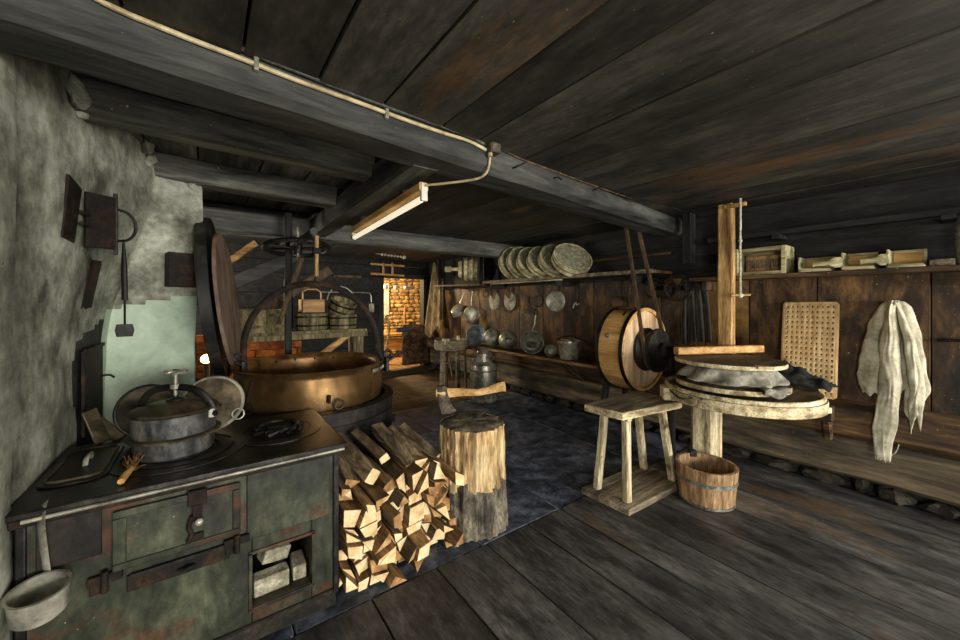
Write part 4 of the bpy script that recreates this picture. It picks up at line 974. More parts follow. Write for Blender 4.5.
def rag(u, v):
    x = 3.60 + .26 * u; y = .98 - .30 * v; h = .10 * math.sin(math.pi * min(1, u * .9 + .1)) * (1 - .65 * v) + .12 * (1 - v) * u
    return V(x, y, .80 + max(.004, h + .03 * noise.noise(V(x * 14, y * 14, 3)) + .012 * math.sin(v * 16 + u * 3)))
tag(build(MB().grid(rag, 22, 22), 'dark_rag', M_rag, solid=.008), 'crumpled black rag on the right end of the pressing table', 'cloth')

# press post, rope with toggle
pp = root('press_post', (3.66, 1.36, .79), 'tall reddish-brown press post standing behind the press boards', 'post')
child(MB().beam((3.66, 1.36, .792), (3.66, 1.36, 2.30), .115, .075, 16, .003, .01, up=(1, 0, 0)), 'post', M_honeyz, pp)
child(MB().box((3.60, 1.20, 2.255), (3.64, 1.36, 2.285)), 'top_arm', M_honeyz, pp, bevel=.003)
rp = root('toggle_rope', (3.62, 1.235, 1.49), 'pale rope with a wooden toggle hanging beside the press post', 'rope')
xr, yr = 3.60, 1.235
child(MB().tube([(xr, yr, 2.32), (xr + .003, yr, 2.1), (xr - .003, yr, 1.9), (xr, yr, 1.52)], .009, 8), 'rope', M_rope, rp)
child(MB().tube([(xr - .05, yr + .05, 1.505), (xr + .05, yr - .055, 1.51)], .009, 8), 'toggle', M_honeyx, rp)
child(MB().ball((xr, yr, 1.505), .022, 10).ball((xr, yr, 1.96), .015, 8), 'knot', M_rope, rp)

# bucket under the table
bk = staved('oval_bucket', (2.965, 1.235, .001), .175, .20, .265, 'low brown staved bucket with a metal hoop on the floor under the table', 'bucket', [(.155, .028)], m=M_tub, n=20)
child(MB().lathe([(.181, .004), (.181, .02), (.176, .02), (.176, .004)], 40, Matrix.Translation((2.965, 1.235, .001)), closed=True), 'hoop', M_band, bk)
child(MB().box((3.06, 1.36, .24), (3.11, 1.41, .285), (0, 0, R(45))), 'ear', M_iron, bk, bevel=.004)

# perforated drainer board leaning on the wall
pb = root('perforated_board', (3.90, .865, .70), 'pale board drilled with rows of square holes leaning on the wall', 'board')
mb = MB(); nx, nz = 10, 17; W, H = .35, .745; m0 = .018
yA, zA = 1.04, .705
def pbp(s, t): 
    return V(3.865 + .095 * t / H, yA - s, zA + t)
cs, ct = (W - 2 * m0) / nx, (H - 2 * m0) / nz
def quad(a, b, c, d): mb.bm.faces.new([mb.bm.verts.new(pbp(*p)) for p in (a, b, c, d)])
for i in range(nx):
    for j in range(nz):
        s0_, t0_ = m0 + i * cs, m0 + j * ct; s1_, t1_ = s0_ + cs, t0_ + ct; hs, ht = cs * .215, ct * .20; cx_, cy_ = (s0_ + s1_) / 2, (t0_ + t1_) / 2
        o_ = [(s0_, t0_), (s1_, t0_), (s1_, t1_), (s0_, t1_)]; i_ = [(cx_ - hs / 1.3, cy_ - ht / 1.3), (cx_ + hs / 1.3, cy_ - ht / 1.3), (cx_ + hs / 1.3, cy_ + ht / 1.3), (cx_ - hs / 1.3, cy_ + ht / 1.3)]
        for k in range(4): quad(o_[k], o_[(k + 1) % 4], i_[(k + 1) % 4], i_[k])
quad((m0, 0), (W - m0, 0), (W - m0, m0), (m0, m0)); quad((m0, H - m0), (W - m0, H - m0), (W - m0, H), (m0, H))
quad((0, m0), (m0, m0), (m0, H - m0), (0, H - m0)); quad((W - m0, m0), (W, m0), (W, H - m0), (W - m0, H - m0))
for (a, b, c) in (((m0, 0), (m0, m0), (0, m0)), ((W - m0, 0), (W, m0), (W - m0, m0)), ((0, H - m0), (m0, H - m0), (m0, H)), ((W, H - m0), (W - m0, H), (W - m0, H - m0))): mb.bm.faces.new([mb.bm.verts.new(pbp(*p)) for p in (a, b, c)])
bmesh.ops.remove_doubles(mb.bm, verts=mb.bm.verts[:], dist=.0004)
child(mb, 'drilled_panel', M_drill, pb, solid=.02)

# linen cloth on its peg
hc = root('hanging_linen', (3.93, .42, .30), 'torn grey linen cloth hanging from a peg on the right wall', 'cloth')
child(MB().cyl((4.0, .40, 1.44), (3.90, .40, 1.455), .012), 'peg', M_log, hc)
def interp(tab, v):
    for (a, x), (b, y) in zip(tab[:-1], tab[1:]):
        if v <= b: return x + (y - x) * (v - a) / (b - a)
    return tab[-1][1]
ZT = 1.462
def drape(left, right, bot, dep, fold, seed, x0=3.965):
    """left / right: tables v -> Y offset; hangs from the peg"""
    def f(u, v):
        l, r_ = interp(left, v), interp(right, v); b = bot(u) if callable(bot) else bot
        z = ZT - b * v; y = l + (r_ - l) * u
        am = fold * min(1, .25 + v * 1.5)
        x = x0 - dep * (1 - .55 * v) * math.sin(math.pi * u) ** .6 * (1 if v > .02 else .6) - am * (.5 + .5 * math.sin(u * 7.5 + seed + 1.8 * noise.noise(V(u * 2, v * 3, seed)))) * (.6 + .4 * math.sin(u * 4 + seed)) - .012 * noise.noise(V(u * 5, v * 9, seed + 4))
        if z < .80: x = min(x, x + (3.858 - .3 * (3.93 - x) - x) * min(1, (.80 - z) / .08))
        x -= .035 * (1 - v) ** 3
        return V(x, y + .012 * noise.noise(V(u * 3, v * 6, seed)), z)
    return f
child(MB().grid(drape([(0, .42), (.02, .45), (.06, .475), (.15, .505), (.3, .535), (.5, .565), (.8, .60), (1, .56)], [(0, .385), (.02, .35), (.06, .325), (.15, .305), (.3, .28), (.5, .262), (.8, .245), (1, .29)], lambda u: .70 + .10 * noise.noise(V(u * 6, 3, 1)) + .12 * (u > .78) - .05 * abs(u - .3), .045, .028, 0), 56, 50), 'back_drape', M_cloth, hc, solid=.004)
child(MB().grid(drape([(0, .425), (.3, .47), (.6, .475), (.8, .50), (1, .485)], [(0, .385), (.25, .375), (.5, .36), (.8, .385), (1, .415)], lambda u: 1.13 + .03 * noise.noise(V(u * 8, 1, 5)), .07, .022, 2.2, 3.93), 30, 60), 'torn_front_fold', M_cloth, hc, solid=.004)
child(MB().grid(drape([(0, .40), (.3, .36), (.7, .335), (1, .33)], [(0, .375), (.3, .31), (.7, .262), (1, .275)], lambda u: .84 + .07 * math.sin(u * 7) + .03 * noise.noise(V(u * 15, 2, 2)), .05, .02, 4.4, 3.94), 24, 44), 'side_fold', M_cloth, hc, solid=.004)
child(MB().tube([(3.90, .40, .62), (3.895, .37, .52), (3.90, .385, .40), (3.90, .42, .36)], .003, 5, smooth=2), 'loose_thread', M_rope, hc)
tag(build(MB().tube([(4.0, .20, 1.19), (3.94, .19, 1.195), (3.93, .12, 1.20), (3.93, .0, 1.215), (3.935, -.1, 1.20)], .011, 8, smooth=1), 'iron_hook', M_rust), 'bent iron hook in the wall boards right of the hanging linen', 'hook')

# shelf on the right wall with moulds and scoops
rs = root('wall_shelf', (3.86, .1, 1.64), 'long reddish wooden shelf on the right wall above the linen', 'shelf')
child(MB().beam((3.86, -1.6, 1.664), (3.86, 1.70, 1.664), .28, .032, 20, .003, .004), 'shelf_board', M_log, rs)
for y in (-.9, .02, 1.6): child(MB().box((3.80, y - .02, 1.56), (3.998, y + .02, 1.648)), 'bracket', M_log, rs, bevel=.004)
cx_ = root('butter_crate', (3.86, 1.155, 1.682), 'open-fronted pale wooden crate on the shelf beside the press post', 'crate')
y0, y1, z0, z1 = .97, 1.335, 1.682, 1.91
for nm, lo, hi in (('side', (3.745, y0, z0), (3.97, y0 + .03, z1)), ('side', (3.745, y1 - .03, z0), (3.97, y1, z1)), ('bottom', (3.745, y0 + .03, z0), (3.97, y1 - .03, z0 + .025)), ('top', (3.76, y0 + .03, z1 - .03), (3.97, y1 - .03, z1)), ('back', (3.945, y0 + .03, z0 + .025), (3.965, y1 - .03, z1 - .03))):
    child(MB().box(lo, hi), nm, M_form, cx_, bevel=.003)
bm_ = root('carved_mould', (3.87, 1.15, 1.708), 'dark carved butter mould with raised ribs inside the open crate', 'mould')
child(MB().box((3.86, 1.03, 1.708), (3.93, 1.28, 1.85)), 'block', M_tub, bm_, bevel=.004)
for k in range(7):
    y = 1.055 + k * .0335; child(MB().box((3.845, y - .009, 1.745), (3.862, y + .009, 1.815)), 'carved_rib', M_seat, bm_, bevel=.003)
def scoop(name, ya, yb, zt, hl, label, m=M_form, tilt=0):
    """square wooden scoop lying on the shelf: trough from ya to yb (Y), handle of length hl towards +Y"""
    rt = root(name, (3.80, (ya + yb) / 2, 1.682), label, 'scoop', 'wooden scoops on the right-hand shelf')
    z0 = 1.682; T_ = .012; xa, xb = 3.735, 3.90
    mb = MB()
    mb.hexa([(xa, ya, z0), (xb, ya, z0), (xb, yb, z0), (xa, yb, z0)], [(xa, ya, z0 + T_), (xb, ya, z0 + T_), (xb, yb, z0 + T_), (xa, yb, z0 + T_)])
    mb.hexa([(xb - T_, ya, z0), (xb, ya, z0), (xb, yb, z0), (xb - T_, yb, z0)], [(xb - T_, ya, zt), (xb, ya, zt), (xb, yb, zt), (xb - T_, yb, zt)])
    mb.hexa([(xa, ya + .01, z0 + T_), (xa + T_, ya + .01, z0 + T_), (xa + T_, yb, z0 + T_), (xa, yb, z0 + T_)], [(xa, ya, z0 + .02), (xa + T_, ya, z0 + .02), (xa + T_, yb, z0 + .03), (xa, yb, z0 + .03)])
    mb.hexa([(xa, yb - T_, z0), (xb, yb - T_, z0), (xb, yb, z0), (xa, yb, z0)], [(xa, yb - T_, zt), (xb, yb - T_, zt), (xb, yb, zt), (xa, yb, zt)])
    child(mb, 'trough', m, rt, bevel=.003)
    child(MB().box((xb - T_ - .006, ya + .015, z0 + .02), (xb - T_ - .001, yb - .02, zt - .02)), 'worn_inner_face', M_honey, rt)
    if hl:
        y = yb; zc = (z0 + zt) / 2 - .005
        child(MB().tube([(3.745, y - .004, zc), (3.722, y + hl * .3, zc), (3.715, y + hl * .75, zc - .004), (3.715, y + hl, zc - .006)], [(.014, .04), (.012, .018), (.013, .016), (.014, .02)], 10, smooth=1, flat=(1, 0, 0)), 'handle', m, rt)
    else:
        child(MB().box((xa - .006, ya + .02, z0), (xa - .001, yb - .02, z0 + .02)), 'lip', m, rt)
    return rt
scoop('butter_box', .70, .89, 1.80, 0, 'handleless pale wooden box leftmost of the scoops on the right shelf')
scoop('wooden_scoop', .475, .645, 1.81, .15, 'pale square scoop in the middle whose handle overlaps the handleless box')
scoop('wooden_scoop', .25, .42, 1.808, .12, 'pale square scoop nearest the tall crock with its handle pointing left')
tag(build(MB().box((3.78, .13, 1.682), (3.93, .235, 1.725)), 'small_tray', M_seat, None, .004), 'flat dark wooden slab on the shelf between scoop and crock', 'board')
ck = root('stoneware_crock', (3.84, .055, 1.682), 'tall grey-green crock at the far right end of the shelf', 'crock')
child(MB().lathe([(.07, 0), (.078, .02), (.08, .24), (.07, .27), (.074, .30), (.066, .30), (.06, .27), (.07, .03), (.001, .02)], 36, Matrix.Translation((3.84, .055, 1.682))), 'body', M_crock, ck)
child(MB().lathe([(.081, .19), (.084, .20), (.081, .21)], 36, Matrix.Translation((3.84, .055, 1.682))), 'band', M_tin, ck)
rl_ = root('wall_rail', (3.84, .2, 2.0), 'long dark rail fixed high along the right wall above the shelf', 'rail')
child(MB().beam((3.84, -1.6, 2.03), (3.84, 1.58, 2.03), .05, .045, 24, .002, .004), 'rail', M_dark, rl_)
for y in (.16, 1.05): child(MB().box((3.80, y - .03, 1.975), (4.01, y + .03, 2.008)), 'bracket', M_dark, rl_, bevel=.003)

# ---------------- butter churn drum with pulley and belts
DX, DZ, DR = 3.38, 1.0, .395
cn = root('barrel_churn', (DX, 2.07, .0), 'big honey-coloured drum churn with black hoops and a belt pulley', 'churn')
My = Matrix.Translation((DX, 2.22, DZ)) @ Matrix.Rotation(R(90), 4, 'X')            # +Z of the lathe runs towards the camera (-Y)
mb = MB(); n = 26
for k in range(n):
    a0, a1 = k * math.tau / n + .003, (k + 1) * math.tau / n - .003
    mb.lathe([(DR - .03, 0), (DR, 0), (DR + .004, .14), (DR, .28), (DR - .03, .28)], 2, My, a0=a0, a1=a1, closed=True)
child(mb, 'staves', M_honey, cn)
child(MB().lathe([(DR - .032, .262), (.001, .27)], 56, My), 'front_head', M_face, cn)
child(MB().lathe([(DR - .032, .02), (.001, .015)], 56, My), 'back_head', M_face, cn)
for z in (-.004, .246): child(MB().lathe([(DR + .001, z), (DR + .009, z), (DR + .009, z + .036), (DR + .001, z + .036)], 64, My, closed=True), 'hoop', M_iron, cn)
child(MB().lathe([(.001, .272), (.20, .272), (.205, .30), (.17, .33), (.17, .36), (.205, .39), (.20, .415), (.13, .43), (.001, .43)], 44, My), 'pulley', M_leather, cn)
child(MB().lathe([(.075, .43), (.08, .47), (.05, .50), (.05, .55), (.001, .55)], 24, My), 'bearing', M_rust, cn)
bp = V(DX, 2.08, DZ) + V(math.cos(R(208)) * -DR, 0, 0)
a = R(160); pz = V(DX + (DR + .004) * math.cos(a), 2.09, DZ + (DR + .004) * math.sin(a)); nn = V(math.cos(a), 0, math.sin(a))
child(MB().cyl(pz, pz + nn * .02, .022).cyl(pz, pz + nn * .03, .01), 'bung', M_tin, cn)
a = R(112); pz = V(DX + (DR + .004) * math.cos(a), 2.07, DZ + (DR + .004) * math.sin(a)); nn = V(math.cos(a), 0, math.sin(a)); tt = V(-math.sin(a), 0, math.cos(a))
child(MB().tube([pz - V(0, .08, 0) + nn * .008, pz + V(0, .09, 0) + nn * .008], .008, 6).tube([pz + tt * .0 + V(0, -.05, 0), pz + tt * .05 + V(0, -.05, 0) + nn * .012, pz + tt * .11 + V(0, -.05, 0)], .009, 6), 'hatch_clasp', M_iron, cn)
for x in (DX - .27, DX + .27):
    child(MB().beam((x, 2.27, 0), (DX + (x - DX) * .35, 2.27, .98), .07, .06, 8, .003, up=(0, 1, 0)), 'stand_leg', M_darkz, cn)
child(MB().cyl((DX, 2.21, DZ), (DX, 2.32, DZ), .03), 'axle', M_iron, cn)
child(MB().beam((DX, 1.70, 0), (DX, 1.70, .95), .08, .05, 8, .003, up=(0, 1, 0)), 'stand_leg', M_darkz, cn)
bl_ = root('drive_belt', (DX, 1.9, .8), 'long narrow leather drive belt running from the churn pulley to the ceiling', 'belt')
pts = [V(3.345, 2.15, 2.30), V(3.335, 2.115, 2.15)]
for k in range(13):
    a = R(180 + k * 15); pts.append(V(DX + .19 * math.cos(a), 1.845 - .0 * k, DZ + .19 * math.sin(a)))
pts += [V(3.56, 2.115, 2.15), V(3.56, 2.15, 2.30)]
child(MB().tube(pts, (.004, .021), 8, flat=(1, 0, 0)), 'belt', M_belt, bl_)

# iron wheels and leather straps on the wall
def spoked(name, c, r, label, n=4, m=M_rust):
    c = Vector(c); rt = root(name, c - V(0, 0, r), label, 'pulley', 'iron pulleys on the right wall')
    child(MB().torus(c, r, .014, (1, .15, 0), 32, 8), 'rim', m, rt)
    for k in range(n):
        a = k * math.tau / n + .5; child(MB().tube([c, c + V(-.15 * math.cos(a) * r * 0, math.cos(a) * r, math.sin(a) * r)], .009, 6), 'spoke', m, rt)
    child(MB().cyl(c - V(.02, 0, 0), c + V(.1, 0, 0), .025), 'hub', m, rt)
spoked('belt_pulley', at(678, 288, X=3.88), .125, 'four-spoked iron pulley on the wall left of the leather straps')
spoked('belt_pulley', at(654, 288, X=3.90), .105, 'dark iron pulley half behind the drive belt on the wall', 3, M_iron)
for k, (px, dx, lab) in enumerate(((688, 0, 'leftmost black leather strap hung over the peg by the churn'), (695, .01, 'middle black leather strap hung beside the press post'), (702, .0, 'rightmost black leather strap nearest the press post'))):
    p = at(px, 283, X=3.93)
    mb = MB(); mb.tube([p + V(.02, .05, -.62 + .04 * k), p + V(0, .045, -.3), p + V(-.01, .03, -.06), p + V(-.02, 0, .0), p + V(-.01, -.03, -.06), p + V(0, -.05, -.32), p + V(.02, -.055, -.58)], (.011, .026), 8, smooth=2, flat=(1, 0, 0))
    tag(build(mb, 'leather_strap', M_leather), lab, 'strap', 'leather straps on a peg')
def hung(name, parts_, label, cat, group=None):
    rt = root(name, parts_[0], label, cat, group); return rt
pd = root('wooden_paddle', at(617, 303, X=3.93), 'small wooden paddle hanging on the wall above the churn', 'paddle')
p = at(617, 303, X=3.94); child(MB().ball(p, .075, 14, (.2, 1, 1.1)), 'blade', M_log, pd); 
child(MB().tube([at(629, 300, X=3.95), at(631, 280, X=3.95)], .012, 6), 'handle', M_log, pd)

# ---------------- bench shelf with pots along the right wall
bn = root('wall_bench', (3.79, 4.0, 0), 'long plank bench along the right wall carrying the tinware', 'bench')
child(MB().beam((3.735, 2.34, .70), (3.735, 5.6, .70), .30, .035, 30, .003, .004), 'plank', M_honey if False else M_log, bn)
child(MB().beam((3.583, 2.34, .70), (3.583, 5.6, .70), .012, .035, 20, .002, .003), 'pale_front_edge', M_cuty, bn)
child(MB().beam((3.70, 3.25, .66), (3.86, 3.05, .46), .05, .05, 5, .003), 'brace', M_log, bn)
for y in (2.6, 3.7, 5.3): child(MB().box((3.62, y - .03, .64), (3.87, y + .03, .682)), 'bracket', M_log, bn, bevel=.004)
ZB = .719
def pot(name, px, r, dep, nrm, label, cat, mo, mi=None, prof=None, X=3.74, group='tinware on the wall bench', z=None, rimr=.006):
    """open vessel whose mouth looks along nrm; rests on the bench"""
    nrm = Vector(nrm).normalized(); p = at(px, 340, X=X)
    hz = r * math.sqrt(max(0, 1 - nrm.z ** 2)) ; c = V(p.x, p.y, (ZB + hz + .004) if z is None else z)
    rt = root(name, (c.x, c.y, ZB), label, cat, group)
    M = Matrix.Translation(c) @ nrm.to_track_quat('Z', 'Y').to_matrix().to_4x4()
    pr = prof or [(.001, -dep), (r * .55, -dep), (r * .8, -dep * .8), (r * .95, -dep * .4), (r, 0)]
    inn = [(max(.001, a - .006), b + (.006 if b < -.01 else 0)) for a, b in pr][::-1]
    child(MB().lathe(pr, 40, M), 'shell', mo, rt); child(MB().lathe(inn, 40, M), 'inside', mi or mo, rt)
    child(MB().tube([M @ V(r * math.cos(k * math.tau / 40), r * math.sin(k * math.tau / 40), 0) for k in range(40)], rimr, 6, closed=True), 'rim', mi or mo, rt)
    return rt, c, M
pot('enamel_bowl', 476.5, .17, .13, (-.55, -.70, .25), 'pale blue enamel bowl standing on edge at the far end of the bench', 'bowl', M_tin, M_enam)
def pot_back(name, px, r, dep, nrm, label, knob):
    nrm = Vector(nrm).normalized(); p = at(px, 340, X=3.74); c = V(p.x, p.y, ZB + r * math.sqrt(1 - nrm.z ** 2) + .004)
    rt = root(name, (c.x, c.y, ZB), label, 'pot', 'tinware on the wall bench'); M = Matrix.Translation(c) @ nrm.to_track_quat('Z', 'Y').to_matrix().to_4x4()
    child(MB().lathe([(.001, dep), (r * .45, dep * .97), (r * .8, dep * .75), (r * .97, dep * .35), (r, 0), (r * .96, -.03), (.001, -.03)], 40, M), 'body', M_tin, rt)
    if knob: child(MB().tube([M @ V(.05, -.0, dep * .95), M @ V(.05, 0, dep + .035), M @ V(-.05, 0, dep + .035), M @ V(-.05, 0, dep * .95)], .008, 6, smooth=1), 'handle', M_rust, rt)
    else: child(MB().lathe([(.02, dep), (.02, dep + .01), (.001, dep + .012)], 16, M), 'boss', M_tin, rt)
pot_back('tin_bowl', 492.5, .15, .12, (-.72, -.62, .2), 'dull grey tin bowl lying bottom outwards right of the blue bowl', False)
pot_back('tin_bowl', 508, .145, .14, (-.60, -.75, .2), 'dull grey tin bowl with a brown handle left of the bright ladle pan', True)
rt, c, M = pot('milk_pan', 532, .165, .19, (-.62, -.70, .30), 'bright aluminium pan with an upright long handle on the bench', 'pan', M_alu, M_alu)
child(MB().tube([c + V(.05, .05, .13), c + V(.14, .08, .25), c + V(.155, .08, .38)], [(.008, .03), (.007, .018), (.006, .014)], 8, flat=(1, 0, 0)), 'handle', M_tin, rt)
child(MB().torus(c + V(.155, .08, .42), .04, .008, (1, 0, 0), 18, 6), 'handle_ring', M_rust, rt)
child(MB().ball(M @ V(.0, -.02, -.10), .075, 16, (1, 1, .6)), 'nested_cup', M_tin, rt)
pot('small_cup', 550.5, .075, .10, (-.7, -.65, .25), 'small tin cup lying on its side left of the tin pail', 'cup', M_tin, M_tin)
p = at(569, 345, X=3.74)
tp = root('tin_pail', (p.x, p.y, ZB), 'grey tin pail with a raised handle on the bench by the churn', 'bucket', 'tinware on the wall bench'); Tp = Matrix.Translation((p.x, p.y, ZB))
child(MB().lathe([(.001, .002), (.105, .002), (.145, .225), (.152, .23), (.142, .23), (.102, .012), (.001, .01)], 40, Tp), 'body', M_tin, tp)
child(MB().lathe([(.141, .21), (.15, .215), (.149, .24), (.141, .24)], 40, Tp, closed=True), 'rim', M_alu, tp)
child(MB().tube([V(p.x, p.y, ZB) + V(.15 * math.cos(t) * .8, -.15 * math.cos(t) * .6, .235 + .06 * math.sin(t)) for t in [math.pi * k / 12 for k in range(13)]], .009, 8), 'bail_handle', M_rust, tp)
tag(build(MB().tube([at(528, 302, X=3.985), at(528, 296, X=3.97)], .006, 6), 'wall_nail', M_iron), 'nail in the wall boards above the long-handled pan', 'nail')

# things hung on the wall above the bench
HG = 'kitchen tools hung on the right wall'
def hang_pan(name, px, py, r, dep, hx, hy, label, m, cat='pan', X=3.94, tilt=(-.85, -.3, .05), hole=False, hm=None):
    c = at(px, py, X=X); nrm = Vector(tilt).normalized(); M = Matrix.Translation(c) @ nrm.to_track_quat('Z', 'Y').to_matrix().to_4x4()
    e = at(hx, hy, X=3.975); rt = root(name, c - V(0, 0, r), label, cat, HG)
    child(MB().lathe([(.001, 0), (r * .82, .0), (r * .93, -.01), (r, -dep), (r * 1.05, -dep - .003), (r * .9, -.02), (.001, -.012)], 36, M), 'bowl', m, rt)
    d = (e - c).normalized(); child(MB().tube([c + d * r * .9 + nrm * -.02, (c + d * r + e) / 2, e], [(.005, .018), (.005, .012), (.005, .014)], 8, flat=(1, 0, 0)), 'handle', hm or m, rt)
    child(MB().cyl(V(4.0, e.y, e.z), V(3.95, e.y, e.z + .01), .006), 'nail', M_iron, rt)
    return rt
hang_pan('frying_pan', 470, 314.5, .165, .05, 472.5, 291, 'round grey pan hanging bottom outwards above the blue enamel bowl', M_tin, X=3.89)
hang_pan('ladle', 456.5, 308, .14, .10, 466, 289, 'tilted grey ladle hanging leftmost on the wall', M_alu, 'ladle', tilt=(-.55, -.1, .6), X=3.85)
hang_pan('sauce_pan', 555, 301, .155, .07, 557.5, 281, 'round pale saucepan hanging by a wooden handle under the shelf', M_tin, hm=M_belt)
def skim(px, py, label):
    c = at(px, py, X=3.93); rt = root('cream_skimmer', c - V(0, 0, .14), label, 'skimmer', HG); Mx = Matrix.Translation(c) @ Matrix.Rotation(R(-90), 4, 'Y') @ Matrix.Rotation(R(12), 4, 'Z')
    # crescent blade: a disc with a notch at the top
    pts = []
    for k in range(41):
        a = R(90 + 34 + (360 - 68) * k / 40); pts.append((.145 * math.sin(a) * 1.0, .145 * math.cos(a)))
    poly = [( -y_, x_) for x_, y_ in pts]
    poly = [(math.cos(R(34 + 292 * k / 40)) * .15, math.sin(R(34 + 292 * k / 40)) * .14) for k in range(41)] + [(.055, -.03), (.03, 0), (.055, .03)]
    child(MB().prism(poly, .012, Mx), 'blade', M_alu, rt, bevel=.003)
    child(MB().tube([c + V(0, 0, .02), c + V(.01, .0, .14), c + V(.03, 0, .22)], [(.008, .02), (.008, .016), (.008, .02)], 8, flat=(1, 0, 0)), 'handle', M_belt, rt)
skim(494.5, 301, 'left one of the two crescent-shaped cream skimmers on the wall')
skim(510, 301, 'right one of the two crescent-shaped cream skimmers on the wall')
for px, py, r, lab in ((485.5, 294, .06, 'thin iron ring hanging left of the crescent skimmers'), (538, 301, .085, 'thin iron ring hanging left of the pale saucepan')):
    c = at(px, py, X=3.97); tag(build(MB().torus(c, r, .009, (1, .2, 0), 24, 6), 'iron_ring', M_iron), lab, 'ring', HG)
c = at(576, 293, X=3.965); mh = root('meat_hook', c - V(0, 0, .3), 'black hanging hook with small bright bits right of the saucepan', 'hook', HG)
child(MB().tube([c + V(0, 0, .12), c + V(-.01, 0, 0), c + V(0, 0, -.12)], .008, 6), 'rod', M_iron, mh)
child(MB().tube([c + V(0, .05, -.2), c + V(-.015, .02, -.15), c + V(0, -.0, -.12), c + V(-.015, -.02, -.16), c + V(0, -.05, -.14)], .009, 6), 'prongs', M_alu, mh)

# upper shelf with round forms
us = root('upper_shelf', (3.81, 4.1, 1.74), 'high shelf on the right wall holding the row of round forms', 'shelf')
child(MB().beam((3.81, 2.0, 1.762), (3.81, 4.86, 1.762), .38, .03, 26, .003, .004), 'shelf_board', M_log, us)
child(MB().beam((3.612, 2.0, 1.765), (3.612, 4.86, 1.765), .014, .04, 26, .005, .003), 'frayed_edge', M_seat, us)
child(MB().beam((3.66, 3.25, 1.735), (3.66, 4.7, 1.735), .05, .016, 16, .004, .003), 'pale_lath', M_form, us)
for y in (2.3, 3.4, 4.8): child(MB().box((3.72, y - .02, 1.66), (3.998, y + .02, 1.745)), 'bracket', M_darkz, us, bevel=.003)
ur = root('stack_board', (3.9, 3.2, 1.95), 'pale narrow batten fixed high on the dark wall behind the round forms', 'batten')
child(MB().beam((3.97, 2.0, 1.975), (3.97, 4.3, 1.975), .03, .035, 16, .002), 'batten', M_log, ur)
fdirs = [(3.09, 3.70, (-.30, -.70, .62)), (3.34, 3.71, (-.26, -.72, .56)), (3.56, 3.71, (-.26, -.74, .55)), (3.77, 3.71, (-.24, -.78, .52)), (3.98, 3.71, (-.2, -.84, .40)), (4.16, 3.71, (-.2, -.88, .32))]
flab = ['rightmost round form showing its full speckled base on the high shelf', 'second round form from the right end of the high shelf row', 'third round form from the right in the high shelf row', 'fourth round form from the right in the high shelf row', 'brownish fifth round form from the right on the high shelf', 'leftmost more upright round form on the high shelf']
for (y, x, nv), lab in zip(fdirs, flab):
    nv = Vector(nv).normalized(); r = .25; c = V(x, y, 1.785 + r * math.sqrt(1 - nv.z ** 2) + .05 * nv.z)
    rt = root('round_form', (c.x, c.y, 1.785), lab, 'cheese form', 'round wooden forms on the high shelf'); M = Matrix.Translation(c) @ nv.to_track_quat('Z', 'Y').to_matrix().to_4x4()
    child(MB().lathe([(r - .02, -.10), (r, -.10), (r, .012), (r - .014, .012), (r - .014, -.10)], 48, M, closed=True), 'hoop', M_form, rt, bevel=.002)
    child(MB().lathe([(r - .016, -.006), (.001, -.004)], 48, M), 'base', M_formin, rt)
    child(MB().lathe([(r + .001, -.05), (r + .005, -.05), (r + .005, -.035), (r + .001, -.035)], 48, M, closed=True), 'binding', M_seat, rt)
# lying wooden barrel and smaller wooden pieces on the far shelf
uf = root('far_shelf', (3.8, 5.5, 1.72), 'darker high shelf at the back corner carrying a small barrel', 'shelf')
child(MB().beam((3.80, 4.95, 1.735), (3.80, 6.45, 1.765), .38, .03, 12, .003, .004), 'shelf_board', M_belt, uf)
for y in (5.0, 6.35): child(MB().box((3.62, y - .03, 1.74), (3.70, y + .03, 2.28)), 'upright', M_darkz, uf, bevel=.004)
bc = V(3.72, 5.35, 2.02); bd = RGT
Mb = Matrix.Translation(bc) @ bd.to_track_quat('Z', 'Y').to_matrix().to_4x4()
br_ = root('small_barrel', (bc.x, bc.y, 1.78), 'pale staved small barrel lying on the far high shelf', 'barrel')
mb = MB()
for k in range(16):
    a0, a1 = k * math.tau / 16 + .008, (k + 1) * math.tau / 16 - .008
    mb.lathe([(.18, -.12), (.205, -.12), (.22, .05), (.205, .22), (.18, .22)], 2, Mb, a0=a0, a1=a1, closed=True)
child(mb, 'staves', M_form, br_)
child(MB().lathe([(.19, -.10), (.001, -.10)], 32, Mb), 'head', M_form, br_)
for z in (-.06, .03, .15): child(MB().lathe([(.213, z), (.224, z), (.224, z + .03), (.213, z + .03)], 36, Mb, closed=True), 'hoop', M_seat, br_)
wr_ = root('wooden_roller', (bc - bd * .3), 'pale turned wooden roller with a knob left of the small barrel', 'roller')
child(MB().lathe([(.001, -.22), (.12, -.22), (.15, -.20), (.15, -.16), (.10, -.15), (.10, -.14), (.001, -.14)], 32, Mb), 'disc', M_form, wr_)
child(MB().lathe([(.001, -.46), (.05, -.45), (.055, -.36), (.03, -.34), (.03, -.22), (.001, -.22)], 24, Mb @ Matrix.Translation((-.02, 0, 0))), 'knob', M_form, wr_)

